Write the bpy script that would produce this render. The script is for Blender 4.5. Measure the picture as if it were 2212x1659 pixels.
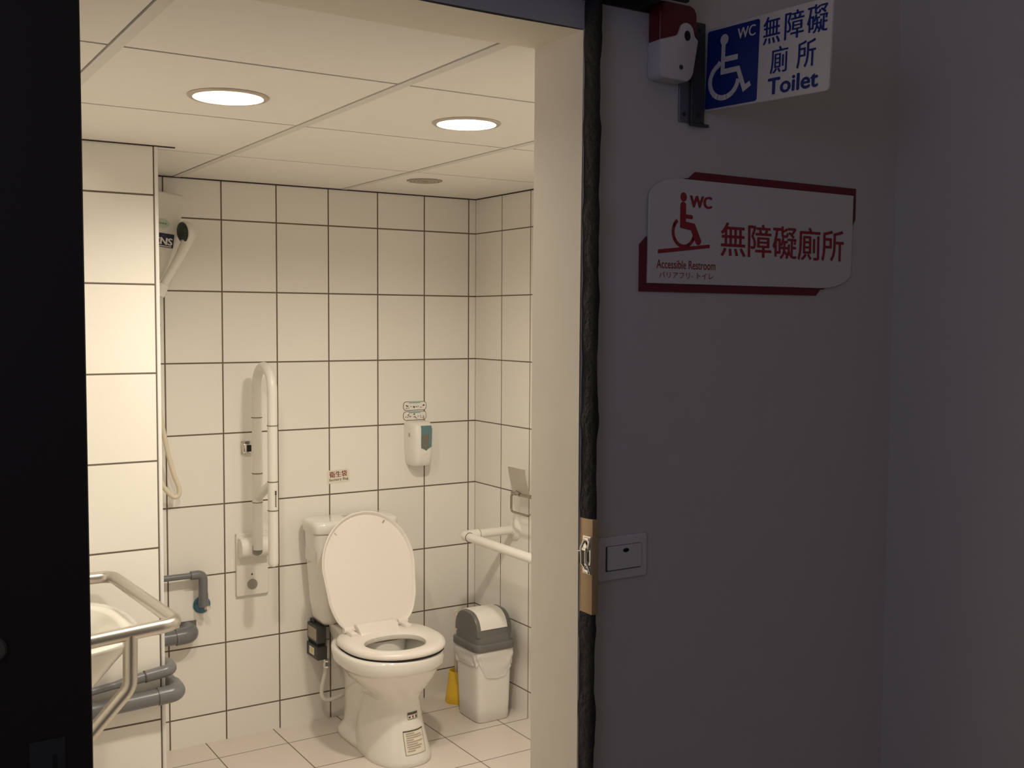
import bpy, bmesh, math, random
from mathutils import Vector, Matrix
from math import sin, cos, pi, radians

random.seed(7)
SC = bpy.context.scene
COL = SC.collection
for o in list(bpy.data.objects):
    bpy.data.objects.remove(o)

# ------------------------------------------------------------------ camera
def add_camera():
    yaw, pitch, roll = 0.5674, -0.0591, 0.00523
    fw = Vector((sin(yaw) * cos(pitch), cos(yaw) * cos(pitch), sin(pitch)))
    r0 = Vector((cos(yaw), -sin(yaw), 0))
    u0 = r0.cross(fw)
    r = r0 * cos(roll) + u0 * sin(roll)
    u = u0 * cos(roll) - r0 * sin(roll)
    cd = bpy.data.cameras.new('camera')
    cd.sensor_fit = 'HORIZONTAL'
    cd.sensor_width = 36.0
    cd.lens = 2315.37 / 2212 * 36
    cd.clip_start = 0.05
    cam = bpy.data.objects.new('camera', cd)
    COL.objects.link(cam)
    m = Matrix((r, u, -fw)).transposed().to_4x4()
    m.translation = Vector((-2.200, -3.729, 1.507))
    cam.matrix_world = m
    SC.camera = cam
add_camera()

# ------------------------------------------------------------------ world, exposure, corridor light
SC.view_settings.view_transform = 'Standard'
SC.view_settings.look = 'None'
SC.view_settings.gamma = 1.0
SC.view_settings.exposure = 0.0
SC.view_settings.use_curve_mapping = False

w = bpy.data.worlds.new('evening_corridor')
SC.world = w
w.use_nodes = True
bg = w.node_tree.nodes['Background']
bg.inputs[0].default_value = (1.0, 0.86, 0.72, 1)
bg.inputs[1].default_value = 0.094

def area_lamp(name, loc, target, size, power, color, shape='DISK', spread=pi):
    ld = bpy.data.lights.new(name, 'AREA')
    ld.shape = shape
    ld.size = size
    ld.energy = power
    ld.color = color
    ld.spread = spread
    o = bpy.data.objects.new(name, ld)
    o.location = loc
    d = Vector(target) - Vector(loc)
    o.rotation_euler = d.to_track_quat('-Z', 'Y').to_euler()
    COL.objects.link(o)
    return o
# bluish night light reaching the corridor from the left, warm glow from the right end
area_lamp('corridor_night_light', (-3.1, -3.7, 1.95), (-1.2, -2.3, 1.9), 0.9, 3.3, (0.50, 0.53, 1.0))
area_lamp('corridor_warm_light', (1.2, -6.5, 1.2), (-0.5, -2.4, 1.2), 0.8, 1.6, (1.0, 0.72, 0.45))
LAMP_COLOR = (1.0, 0.90, 0.735)

# ------------------------------------------------------------------ materials
def mat(name, col, rough=0.5, metal=0.0, spec=0.5, coat=0.0, trans=0.0, emit=None, estr=0.0, alpha=1.0,
        noise=None, bump=None, sss=0.0):
    m = bpy.data.materials.new(name)
    m.use_nodes = True
    nt = m.node_tree
    b = nt.nodes['Principled BSDF']
    b.inputs['Base Color'].default_value = (*col, 1)
    b.inputs['Roughness'].default_value = rough
    b.inputs['Metallic'].default_value = metal
    b.inputs['Specular IOR Level'].default_value = spec
    b.inputs['Coat Weight'].default_value = coat
    b.inputs['Coat Roughness'].default_value = 0.06
    b.inputs['Transmission Weight'].default_value = trans
    b.inputs['Alpha'].default_value = alpha
    if emit:
        b.inputs['Emission Color'].default_value = (*emit, 1)
        b.inputs['Emission Strength'].default_value = estr
    if noise:   # (scale, amount): faint mottling of the base colour
        tc = nt.nodes.new('ShaderNodeTexCoord')
        nz = nt.nodes.new('ShaderNodeTexNoise')
        nz.inputs['Scale'].default_value = noise[0]
        nz.inputs['Detail'].default_value = 4
        nt.links.new(tc.outputs['Object'], nz.inputs['Vector'])
        mx = nt.nodes.new('ShaderNodeMix')
        mx.data_type = 'RGBA'
        mx.inputs[6].default_value = (*[c * (1 - noise[1]) for c in col], 1)
        mx.inputs[7].default_value = (*[min(1, c * (1 + noise[1])) for c in col], 1)
        nt.links.new(nz.outputs[0], mx.inputs[0])
        nt.links.new(mx.outputs[2], b.inputs['Base Color'])
    if bump:    # (scale, strength, distance)
        tc = nt.nodes.new('ShaderNodeTexCoord')
        nz = nt.nodes.new('ShaderNodeTexNoise')
        nz.inputs['Scale'].default_value = bump[0]
        nz.inputs['Detail'].default_value = 3
        nt.links.new(tc.outputs['Object'], nz.inputs['Vector'])
        bp = nt.nodes.new('ShaderNodeBump')
        bp.inputs['Strength'].default_value = bump[1]
        bp.inputs['Distance'].default_value = bump[2]
        nt.links.new(nz.outputs[0], bp.inputs['Height'])
        nt.links.new(bp.outputs[0], b.inputs['Normal'])
    return m

def tile_mat(name, au, u0, pu, av, v0, pv, gw, col, grout, rough=0.16, var=0.03):
    """glazed tile with grout lines: au/av are the axes (0,1,2) that carry the grid"""
    m = bpy.data.materials.new(name)
    m.use_nodes = True
    nt = m.node_tree
    N, L = nt.nodes, nt.links
    b = N['Principled BSDF']
    tc = N.new('ShaderNodeTexCoord')
    sp = N.new('ShaderNodeSeparateXYZ')
    L.new(tc.outputs['Object'], sp.inputs[0])
    def M(op, a, bb=None):
        n = N.new('ShaderNodeMath')
        n.operation = op
        for i, v in enumerate((a, bb)):
            if v is None:
                continue
            if isinstance(v, (int, float)):
                n.inputs[i].default_value = v
            else:
                L.new(v, n.inputs[i])
        return n.outputs[0]
    def axis(a, o0, p):
        q = M('DIVIDE', M('SUBTRACT', sp.outputs[a], o0), p)
        fl = M('FLOOR', q)
        f = M('SUBTRACT', q, fl)
        d = M('MULTIPLY', M('MINIMUM', f, M('SUBTRACT', 1.0, f)), p)
        return d, fl
    du, iu = axis(au, u0, pu)
    dv, iv = axis(av, v0, pv)
    d = M('MINIMUM', du, dv)
    mr = N.new('ShaderNodeMapRange')
    mr.inputs[1].default_value = gw * 0.5
    mr.inputs[2].default_value = gw * 0.5 + 0.0009
    L.new(d, mr.inputs[0])
    cv = N.new('ShaderNodeCombineXYZ')
    L.new(iu, cv.inputs[0])
    L.new(iv, cv.inputs[1])
    wn = N.new('ShaderNodeTexWhiteNoise')
    L.new(cv.outputs[0], wn.inputs[0])
    mv = N.new('ShaderNodeMix')
    mv.data_type = 'RGBA'
    mv.inputs[6].default_value = (*[c * (1 - var) for c in col], 1)
    mv.inputs[7].default_value = (*[min(1, c * (1 + var)) for c in col], 1)
    L.new(wn.outputs[0], mv.inputs[0])
    mx = N.new('ShaderNodeMix')
    mx.data_type = 'RGBA'
    mx.inputs[6].default_value = (*grout, 1)
    L.new(mv.outputs[2], mx.inputs[7])
    L.new(mr.outputs[0], mx.inputs[0])
    L.new(mx.outputs[2], b.inputs['Base Color'])
    rr = N.new('ShaderNodeMapRange')
    rr.inputs[3].default_value = 0.85
    rr.inputs[4].default_value = rough
    L.new(mr.outputs[0], rr.inputs[0])
    L.new(rr.outputs[0], b.inputs['Roughness'])
    # soft pillow edge and faint glaze waviness
    nz = N.new('ShaderNodeTexNoise')
    nz.inputs['Scale'].default_value = 9
    L.new(tc.outputs['Object'], nz.inputs['Vector'])
    h = M('ADD', mr.outputs[0], M('MULTIPLY', nz.outputs[0], 0.15))
    bp = N.new('ShaderNodeBump')
    bp.inputs['Strength'].default_value = 0.5
    bp.inputs['Distance'].default_value = 0.0012
    L.new(h, bp.inputs['Height'])
    L.new(bp.outputs[0], b.inputs['Normal'])
    return m

TILE = (0.88, 0.85, 0.79)
GROUT = (0.15, 0.112, 0.085)
M_back = tile_mat('back_wall_tile', 0, -0.032, 0.2, 2, 0.103, 0.25, 0.0042, TILE, GROUT)
M_right = tile_mat('right_wall_tile', 1, 0.0, 0.2, 2, 0.103, 0.25, 0.0034, TILE, GROUT)
M_pillar = tile_mat('pillar_tile', 0, -1.419, 0.1945, 2, 0.103, 0.25, 0.0042, TILE, GROUT)
M_side = tile_mat('side_wall_tile', 1, 0.0, 0.2, 2, 0.103, 0.25, 0.0042, TILE, GROUT)
M_floor = tile_mat('floor_tile', 0, -0.108, 0.25, 1, -0.152, 0.25, 0.0028, (0.77, 0.69, 0.63), (0.16, 0.12, 0.09), 0.34, 0.02)
M_ceil = mat('ceiling_panel', (0.87, 0.84, 0.79), 0.75, noise=(30, 0.02))
M_tee = mat('ceiling_tee', (0.72, 0.69, 0.65), 0.5)
M_plenum = mat('plenum_dark', (0.05, 0.04, 0.035), 0.9)
M_paint = mat('wall_paint', (0.62, 0.605, 0.60), 0.7, noise=(14, 0.025), bump=(60, 0.12, 0.002))
M_jamb = mat('jamb_paint', (0.80, 0.745, 0.64), 0.6, noise=(5, 0.04), bump=(7, 0.35, 0.008))
M_white_pvc = mat('white_trim', (0.85, 0.84, 0.82), 0.3)
M_ceramic = mat('white_ceramic', (0.84, 0.815, 0.76), 0.12, coat=0.6)
M_seat = mat('white_plastic_seat', (0.84, 0.79, 0.735), 0.28)
M_plastic = mat('white_plastic', (0.83, 0.80, 0.74), 0.3)
M_cream = mat('cream_plastic', (0.80, 0.70, 0.55), 0.38)
M_white2 = mat('bright_plastic', (0.86, 0.83, 0.78), 0.35)
M_bag = mat('bag_film', (0.88, 0.86, 0.82), 0.3, alpha=0.85)
M_grey_lid = mat('grey_plastic', (0.155, 0.15, 0.14), 0.33)
M_pvc = mat('grey_pvc', (0.175, 0.175, 0.18), 0.3)
M_dark_box = mat('charcoal_plastic', (0.045, 0.046, 0.045), 0.45)
M_steel = mat('brushed_steel', (0.60, 0.565, 0.515), 0.34, 1.0)
M_chrome = mat('chrome', (0.80, 0.78, 0.74), 0.08, 1.0)
M_wire = mat('grey_chrome', (0.40, 0.365, 0.32), 0.14, 1.0)
M_alu = mat('aluminium', (0.22, 0.22, 0.26), 0.45, 0.6)
M_alu_dark = mat('dark_aluminium', (0.07, 0.07, 0.08), 0.5, 0.4)
M_black = mat('black_laminate', (0.012, 0.010, 0.011), 0.55)
M_track = mat('black_track', (0.02, 0.02, 0.021), 0.45)
M_foam = mat('black_foam', (0.022, 0.022, 0.021), 0.9, bump=(90, 0.8, 0.01))
M_wood = mat('pale_wood', (0.50, 0.34, 0.19), 0.55, noise=(22, 0.12))
M_yellow = mat('yellow_plastic', (0.86, 0.55, 0.04), 0.35)
M_hose = mat('cream_hose', (0.76, 0.68, 0.54), 0.35)
M_spray = mat('spray_face', (0.018, 0.035, 0.03), 0.4)
M_navy = mat('navy_ink', (0.012, 0.012, 0.05), 0.5)
M_blue = mat('sign_blue', (0.012, 0.03, 0.22), 0.35)
M_signwhite = mat('sign_white', (0.70, 0.68, 0.68), 0.4)
M_red = mat('sign_red', (0.33, 0.014, 0.03), 0.4)
M_maroon = mat('sign_maroon', (0.16, 0.008, 0.02), 0.4)
M_lens = mat('red_shell', (0.14, 0.006, 0.016), 0.25)
M_blueplastic = mat('blue_plastic', (0.05, 0.16, 0.24), 0.3)
M_teal = mat('teal_window', (0.10, 0.20, 0.225), 0.15, coat=0.5)
M_soap = mat('soap_level', (0.16, 0.145, 0.115), 0.2, coat=0.5)
M_ink = mat('dark_ink', (0.10, 0.08, 0.06), 0.6)
M_inkred = mat('brownish_red_ink', (0.22, 0.045, 0.03), 0.6)
M_inkgrey = mat('grey_ink', (0.42, 0.37, 0.29), 0.6)
M_film = mat('clear_sticker', (0.80, 0.74, 0.63), 0.3)
M_stick = mat('white_sticker', (0.85, 0.82, 0.76), 0.35)
M_stickgreen = mat('pale_green_sticker', (0.55, 0.66, 0.52), 0.4)
M_stickteal = mat('teal_sticker_band', (0.34, 0.46, 0.45), 0.4)
M_yellowstick = mat('yellow_sticker', (0.78, 0.66, 0.22), 0.4)
M_rubber = mat('grey_rubber', (0.30, 0.29, 0.25), 0.6)
M_dark = mat('dark_gap', (0.012, 0.011, 0.010), 0.8)
M_water = mat('water', (0.55, 0.55, 0.50), 0.03, coat=0.4)
M_vent = mat('vent_grille', (0.30, 0.27, 0.23), 0.7)
M_ring = mat('lamp_ring', (0.52, 0.46, 0.38), 0.35, 0.3)
M_reflector = mat('lamp_reflector', (0.90, 0.88, 0.84), 0.15, 0.6)
M_glow = mat('lamp_glow', (1, 1, 1), 0.5, emit=(1.0, 0.93, 0.80), estr=9.0)
M_bulb = mat('lamp_bulb', (1, 1, 1), 0.5, emit=(1.0, 0.95, 0.85), estr=26.0)
M_plate = mat('grey_lock_plate', (0.045, 0.045, 0.048), 0.5, 0.2)
M_knob = mat('grey_knob', (0.14, 0.13, 0.12), 0.5, 0.2)
M_ground = mat('corridor_floor', (0.16, 0.15, 0.15), 0.6, noise=(4, 0.1))

# ------------------------------------------------------------------ mesh builder
class MB:
    def __init__(s):
        s.bm = bmesh.new()
    def box(s, x0, x1, y0, y1, z0, z1, bev=0.0, seg=2, rot=None):
        """rot = (Matrix, pivot)"""
        t = bmesh.new()
        bmesh.ops.create_cube(t, size=1)
        for v in t.verts:
            v.co = Vector(((x0 + x1) / 2 + v.co.x * (x1 - x0), (y0 + y1) / 2 + v.co.y * (y1 - y0), (z0 + z1) / 2 + v.co.z * (z1 - z0)))
        if bev > 0:
            bmesh.ops.bevel(t, geom=list(t.edges), offset=bev, segments=seg, profile=0.5, affect='EDGES')
        if rot:
            for v in t.verts:
                v.co = rot[0] @ (v.co - rot[1]) + rot[1]
        s.merge(t)
        return s
    def merge(s, t):
        me = bpy.data.meshes.new('tmp')
        t.to_mesh(me)
        t.free()
        s.bm.from_mesh(me)
        bpy.data.meshes.remove(me)
    def loft(s, rings, cap0=True, cap1=True, closed=True):
        vs = [[s.bm.verts.new(p) for p in r] for r in rings]
        n = len(vs[0])
        for a, b in zip(vs, vs[1:]):
            for i in range(n if closed else n - 1):
                j = (i + 1) % n
                try:
                    s.bm.faces.new((a[i], a[j], b[j], b[i]))
                except ValueError:
                    pass
        if cap0:
            s.bm.faces.new(list(reversed(vs[0])))
        if cap1:
            s.bm.faces.new(vs[-1])
        return s
    def tube(s, path, r, n=18, fillet=0.0, fs=6, cap=True, radii=None):
        P = [Vector(p) for p in path]
        if fillet > 0 and len(P) > 2:
            Q = [P[0]]
            for i in range(1, len(P) - 1):
                a, b, c = P[i - 1], P[i], P[i + 1]
                u = (a - b).normalized()
                v = (c - b).normalized()
                ang = u.angle(v)
                t = min(fillet / math.tan(ang / 2), (a - b).length * 0.49, (c - b).length * 0.49)
                for k in range(fs + 1):
                    q = k / fs
                    Q.append((b + u * t) * (1 - q) ** 2 + b * 2 * q * (1 - q) + (b + v * t) * q ** 2)
            Q.append(P[-1])
            P = Q
        rings = []
        tang = (P[1] - P[0]).normalized()
        up = Vector((0, 0, 1)) if abs(tang.z) < 0.9 else Vector((1, 0, 0))
        nrm = tang.cross(up).normalized()
        for i, p in enumerate(P):
            if i == 0:
                t2 = (P[1] - P[0]).normalized()
            elif i == len(P) - 1:
                t2 = (P[-1] - P[-2]).normalized()
            else:
                t2 = ((P[i + 1] - p).normalized() + (p - P[i - 1]).normalized()).normalized()
            q = tang.rotation_difference(t2)
            nrm = q @ nrm
            tang = t2
            bn = tang.cross(nrm)
            rr = radii[i] if radii else r
            k = 1.0
            if 0 < i < len(P) - 1:
                k = 1.0
            rings.append([p + (nrm * cos(2 * pi * j / n) + bn * sin(2 * pi * j / n)) * rr * k for j in range(n)])
        s.loft(rings, cap, cap)
        return s
    def lathe(s, prof, origin, axis=(0, 0, 1), n=40, cap0=True, cap1=True, sx=1.0, sy=1.0):
        ax = Vector(axis).normalized()
        u = ax.orthogonal().normalized() if abs(ax.z) < 0.99 else Vector((1, 0, 0))
        v = ax.cross(u)
        o = Vector(origin)
        rings = [[o + ax * h + (u * cos(2 * pi * j / n) * sx + v * sin(2 * pi * j / n) * sy) * r for j in range(n)] for r, h in prof]
        s.loft(rings, cap0, cap1)
        return s
    def prism(s, poly, pl, d0, d1, bev=0.0, seg=2):
        """poly: 2D outline; pl = (origin, right, up); extruded along right x up from d0 to d1"""
        o, r, u = (Vector(a) for a in pl)
        nn = r.cross(u)
        t = bmesh.new()
        a = [t.verts.new(o + r * x + u * y + nn * d0) for x, y in poly]
        f = t.faces.new(a)
        res = bmesh.ops.extrude_face_region(t, geom=[f])
        for v in res['geom']:
            if isinstance(v, bmesh.types.BMVert):
                v.co += nn * (d1 - d0)
        bmesh.ops.recalc_face_normals(t, faces=list(t.faces))
        if bev > 0:
            bmesh.ops.bevel(t, geom=list(t.edges), offset=bev, segments=seg, profile=0.5, affect='EDGES')
        s.merge(t)
        return s
    def stroke(s, pts, wd, pl, d0, d1, closed=False):
        """flat stroke of width wd along a 2D polyline, as a thin solid"""
        P = [Vector(p) for p in pts]
        n = len(P)
        L, R = [], []
        for i in range(n):
            if closed:
                a, b = P[i - 1], P[(i + 1) % n]
                d1v, d2v = (P[i] - a).normalized(), (b - P[i]).normalized()
            else:
                d1v = (P[i] - P[i - 1]).normalized() if i > 0 else (P[1] - P[0]).normalized()
                d2v = (P[i + 1] - P[i]).normalized() if i < n - 1 else d1v
            m = (d1v + d2v)
            m = m.normalized() if m.length > 1e-6 else d1v
            nn = Vector((-m.y, m.x))
            k = 1 / max(0.35, nn.dot(Vector((-d1v.y, d1v.x))))
            L.append(P[i] + nn * wd / 2 * k)
            R.append(P[i] - nn * wd / 2 * k)
        if closed:
            L.append(L[0]); R.append(R[0])
        for i in range(len(L) - 1):
            s.prism([(R[i].x, R[i].y), (R[i + 1].x, R[i + 1].y), (L[i + 1].x, L[i + 1].y), (L[i].x, L[i].y)], pl, d0, d1)
        return s
    def disc(s, c, r, pl, d0, d1, n=28, ry=None):
        ry = ry or r
        return s.prism([(c[0] + r * cos(2 * pi * i / n), c[1] + ry * sin(2 * pi * i / n)) for i in range(n)], pl, d0, d1)
    def text(s, body, box, pl, d0, d1, bold=0.0, heavy=(), keep=False):
        """lettering stretched into box=(u0,v0,u1,v1) on the plane"""
        cu = bpy.data.curves.new('tmp_text', 'FONT')
        cu.body = body
        cu.size = 1.0
        cu.offset = bold
        cu.resolution_u = 3
        ob = bpy.data.objects.new('tmp_text', cu)
        COL.objects.link(ob)
        dg = bpy.context.evaluated_depsgraph_get()
        me = bpy.data.meshes.new_from_object(ob.evaluated_get(dg))
        bpy.data.objects.remove(ob)
        bpy.data.curves.remove(cu)
        if len(me.vertices) == 0:
            return s
        xs = [v.co.x for v in me.vertices]
        ys = [v.co.y for v in me.vertices]
        x0, x1, y0, y1 = min(xs), max(xs), min(ys), max(ys)
        o, r, u = (Vector(a) for a in pl)
        nn = r.cross(u)
        t = bmesh.new()
        t.from_mesh(me)
        bpy.data.meshes.remove(me)
        sx = (box[2] - box[0]) / (x1 - x0)
        sy = (box[3] - box[1]) / (y1 - y0)
        if keep:
            sx = sy = min(sx, sy)
        for v in t.verts:
            a = box[0] + (v.co.x - x0) * sx
            b = box[1] + (v.co.y - y0) * sy
            v.co = o + r * a + u * b + nn * d1
        for i, (du, dv) in enumerate(heavy):
            q = t.copy()
            for v in q.verts:
                v.co += r * du + u * dv + nn * (0.00003 * (i + 1))
            s.merge(q)
        s.merge(t)
        return s

LOC = {}
def world_loc(o):
    return LOC.get(o.name, Vector((0, 0, 0)))

def obj(name, mb, m, parent=None, label=None, smooth=35, kind=None):
    bm = mb.bm
    bmesh.ops.remove_doubles(bm, verts=list(bm.verts), dist=1e-6)
    if parent is not None:
        off = world_loc(parent)
        for v in bm.verts:
            v.co -= off
    me = bpy.data.meshes.new(name)
    bmesh.ops.recalc_face_normals(bm, faces=list(bm.faces))
    bm.to_mesh(me)
    bm.free()
    me.materials.append(m)
    me.shade_smooth()
    me.set_sharp_from_angle(angle=radians(smooth))
    o = bpy.data.objects.new(name, me)
    COL.objects.link(o)
    if parent is not None:
        o.parent = parent
        LOC[o.name] = world_loc(parent)
    if label:
        o['label'] = label
    if kind:
        o['kind'] = kind
    return o

def thing(name, label, cat, loc, group=None):
    o = bpy.data.objects.new(name, None)
    o.empty_display_size = 0.05
    o.location = loc
    COL.objects.link(o)
    LOC[o.name] = Vector(loc)
    o['label'] = label
    o['category'] = cat
    if group:
        o['group'] = group
    return o

def tag(o, label, cat, group=None):
    o['label'] = label
    o['category'] = cat
    if group:
        o['group'] = group
    return o

def struct(name, mb, m, label=None):
    return obj(name, mb, m, None, label, kind='structure')

def rrect(x0, y0, x1, y1, r, n=5):
    out = []
    for cx, cy, a0 in ((x1 - r, y1 - r, 0), (x0 + r, y1 - r, 90), (x0 + r, y0 + r, 180), (x1 - r, y0 + r, 270)):
        for k in range(n + 1):
            a = radians(a0 + 90 * k / n)
            out.append((cx + r * cos(a), cy + r * sin(a)))
    return out

def sring(cx, cy, a, b, z, n=4.0, N=48):
    out = []
    for i in range(N):
        t = 2 * pi * i / N
        c, s_ = cos(t), sin(t)
        out.append(Vector((cx + a * math.copysign(abs(c) ** (2 / n), c), cy + b * math.copysign(abs(s_) ** (2 / n), s_), z)))
    return out

def egg(cx, w_, yf, yb, yc, z, nf=2.1, nb=2.6, N=64):
    out = []
    for i in range(N):
        t = 2 * pi * i / N
        c, s_ = cos(t), sin(t)
        n = nf if s_ < 0 else nb
        x = cx + w_ * math.copysign(abs(c) ** (2 / n), c)
        k = abs(s_) ** (2 / n)
        y = yc - (yc - yf) * k if s_ < 0 else yc + (yb - yc) * k
        out.append(Vector((x, y, z)))
    return out

YO = -2.295          # outer face of the entrance wall
YI = -2.150          # its inner face
XJ = -1.150          # right jamb of the doorway
ZC = 1.990           # ceiling

# ------------------------------------------------------------------ room shell
struct('floor', MB().box(-2.15, 0.1, -2.295, 0.1, -0.1, 0.0), M_floor)
struct('wall_back', MB().box(-2.15, 0.1, 0.0, 0.1, -0.1, 2.2), M_back)
struct('wall_right', MB().box(0.0, 0.1, -2.2, 0.0, 0.0, 2.2), M_right)
struct('wall_left', MB().box(-2.15, -2.05, -2.2, 0.0, 0.0, 2.2), M_side)
struct('wall_pillar', MB().box(-2.05, -1.4125, -0.630, 0.0, 0.0, 2.2), M_pillar)
struct('trim_1', MB().box(-1.4180, -1.4075, -0.6335, -0.62, 0.0, ZC, 0.003, 3), M_white_pvc)
# entrance wall with its doorway
fw_ = MB()
fw_.box(XJ, 0.1, YO, YI, -0.1, 2.9)
fw_.box(-5.0, -2.02, YO, YI, -0.1, 2.9)
fw_.box(-2.02, XJ, YO, YI, 1.981, 2.9)
struct('wall_front', fw_, M_paint)
# plastered lining of the doorway: a slightly uneven skin on jamb and soffit
def lining():
    m = MB()
    rows = 40
    cols = 6
    rg = []
    for i in range(rows + 1):
        z = 1.980 * i / rows
        r = []
        for j in range(cols + 1):
            y = YO + 0.0015 + (YI - YO - 0.003) * j / cols
            x = XJ - 0.002 - 0.0012 * sin(z * 5.1 + 0.7) * (1 if j in (0, cols) else 0.6)
            r.append(Vector((x, y, z)))
        rg.append(r)
    m.loft(rg, False, False, closed=False)
    rg = []
    for i in range(rows + 1):
        x = -2.02 + (XJ + 2.02) * i / rows
        r = []
        for j in range(cols + 1):
            y = YO + 0.0015 + (YI - YO - 0.003) * j / cols
            r.append(Vector((x, y, 1.979 - 0.0014 * sin(x * 9 + 1.0))))
        rg.append(r)
    m.loft(rg, False, False, closed=False)
    m.box(-2.02, -2.017, YO + 0.0015, YI - 0.0015, 0, 1.979)
    return m
struct('trim_2', lining(), M_jamb)
# corridor outside
struct('wall_corridor', MB().box(-0.365, -0.25, -5.5, YO, -0.1, 2.9), M_paint)
struct('floor_corridor', MB().box(-5.0, -0.365, -6.0, -2.295, -0.12, 0.0), M_ground)

# ceiling: panels on tee bars
XB = [-2.05, -1.7545, -1.1855, -0.570, 0.0]
YB = [0.0, -0.561, -1.143, -1.712, YI]
CEIL_HOLES = [(-1.452, -1.400, 0.078), (-0.862, -1.415, 0.076)]
# panels with lamp holes are made as ring plates
def holed_panel(x0, x1, y0, y1, c, r, n=48):
    m = MB()
    z0, z1 = ZC + 0.001, ZC + 0.015
    outer, inner = [], []
    for k in range(n):
        a = 2 * pi * (k + 0.5) / n
        dx, dy = cos(a), sin(a)
        tx = ((x1 if dx > 0 else x0) - c[0]) / dx if abs(dx) > 1e-9 else 1e9
        ty = ((y1 if dy > 0 else y0) - c[1]) / dy if abs(dy) > 1e-9 else 1e9
        t = min(tx, ty)
        outer.append([c[0] + dx * t, c[1] + dy * t])
        inner.append((c[0] + dx * r, c[1] + dy * r))
    for cx, cy in ((x0, y0), (x0, y1), (x1, y0), (x1, y1)):
        k = min(range(n), key=lambda q: (outer[q][0] - cx) ** 2 + (outer[q][1] - cy) ** 2)
        outer[k] = [cx, cy]
    R = [[Vector((*p, z)) for p in q] for q, z in ((inner, z1), (inner, z0), (outer, z0), (outer, z1))]
    m.loft(R, False, False)
    return m
pan = MB()
for i in range(4):
    for j in range(4):
        x0 = XB[i] + (0.0118 if i else 0)
        x1 = XB[i + 1] - (0.0155 if i < 3 else 0)
        y1 = YB[j] - (0.0085 if j else 0)
        y0 = YB[j + 1] + (0.0012 if j < 3 else 0)
        hole = [h for h in CEIL_HOLES if x0 < h[0] < x1 and y0 < h[1] < y1]
        if hole:
            h = hole[0]
            q = holed_panel(x0, x1, y0, y1, h, h[2])
            me = bpy.data.meshes.new('t')
            q.bm.to_mesh(me)
            pan.bm.from_mesh(me)
            q.bm.free()
        else:
            pan.box(x0, x1, y0, y1, ZC + 0.001, ZC + 0.015)
struct('ceiling', pan, M_ceil)
tee = MB()
for x in XB[1:-1]:
    tee.box(x - 0.0115, x + 0.0115, YI, 0.0, ZC - 0.0005, ZC + 0.012)
struct('trim_3', tee, M_tee)
pl_ = MB()
pl_.box(-2.05, 0.0, YI, 0.0, 2.16, 2.2)
for x in XB[1:-1]:
    pl_.box(x - 0.03, x + 0.03, YI, 0.0, ZC + 0.0155, ZC + 0.02)
for y in YB[1:-1]:
    pl_.box(-2.05, 0.0, y - 0.02, y + 0.012, ZC + 0.0152, ZC + 0.02)
struct('ceiling_void', pl_, M_plenum)
gap = MB()  # solid dark strips imitate the shadow line along the ceiling edge
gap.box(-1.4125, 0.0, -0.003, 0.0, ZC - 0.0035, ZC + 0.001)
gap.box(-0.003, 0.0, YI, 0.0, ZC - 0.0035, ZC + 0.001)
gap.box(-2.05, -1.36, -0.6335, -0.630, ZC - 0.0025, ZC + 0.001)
struct('trim_gap_shade', gap, M_plenum, 'dark strips standing in for the shadow gap where the ceiling meets the tiles')

# ------------------------------------------------------------------ downlights and vent
def downlight(cx, cy, rad, power, label):
    t = thing('ceiling_downlight', label, 'ceiling light', (cx, cy, ZC), 'recessed downlights')
    ri = rad * 0.825
    obj('trim_ring', MB().lathe([(ri, 0.03), (ri, -0.001), (ri + 0.003, -0.0035), (rad - 0.003, -0.003), (rad, 0.0), (rad - 0.001, 0.0008)], (cx, cy, ZC), n=56, cap0=False, cap1=False), M_ring, t, 'dull metal trim ring')
    obj('reflector', MB().lathe([(ri - 0.0005, 0.001), (ri * 0.97, 0.02), (ri * 0.80, 0.075), (ri * 0.80, 0.078)], (cx, cy, ZC), n=56, cap0=False, cap1=False), M_reflector, t, 'bright reflector bowl')
    obj('diffuser', MB().lathe([(ri * 0.80, 0.070), (ri * 0.78, 0.069)], (cx, cy, ZC), n=48, cap0=True, cap1=True), M_glow, t, 'glowing white diffuser')
    b = MB()
    for k in range(2):
        sgn = -1 if k else 1
        b.tube([(cx + sgn * ri * 0.25, cy - ri * 0.45, ZC + 0.062), (cx + sgn * ri * 0.25, cy + ri * 0.45, ZC + 0.062)], 0.008, 12)
    obj('lamp_tube', b, M_bulb, t, 'white glowing lamp tubes')
    area_lamp('downlight_light', (cx, cy, ZC + 0.016), (cx, cy, 0), ri * 1.45, power, LAMP_COLOR)
downlight(-1.452, -1.400, 0.0875, 7.4, 'left of the two lit recessed ceiling downlights, the larger and nearer one')
downlight(-0.862, -1.415, 0.0850, 13.6, 'right of the two lit recessed ceiling downlights, beside the door jamb')

def vent():
    t = thing('ceiling_vent', 'small round greyish vent grille flush in the ceiling near the back corner', 'vent', (-0.438, -0.392, ZC))
    obj('grille_plate', MB().lathe([(0.062, 0.001), (0.062, -0.001), (0.060, -0.002)], (-0.438, -0.392, ZC), n=40), M_vent, t)
    g = MB()
    for k in range(4):
        r = 0.014 + k * 0.013
        g.lathe([(r, -0.0025), (r + 0.006, -0.0025), (r + 0.006, -0.001), (r, -0.001), (r, -0.0025)], (-0.438, -0.392, ZC), n=40, cap0=False, cap1=False)
    obj('grille_ring', g, M_ring, t)
vent()

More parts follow.
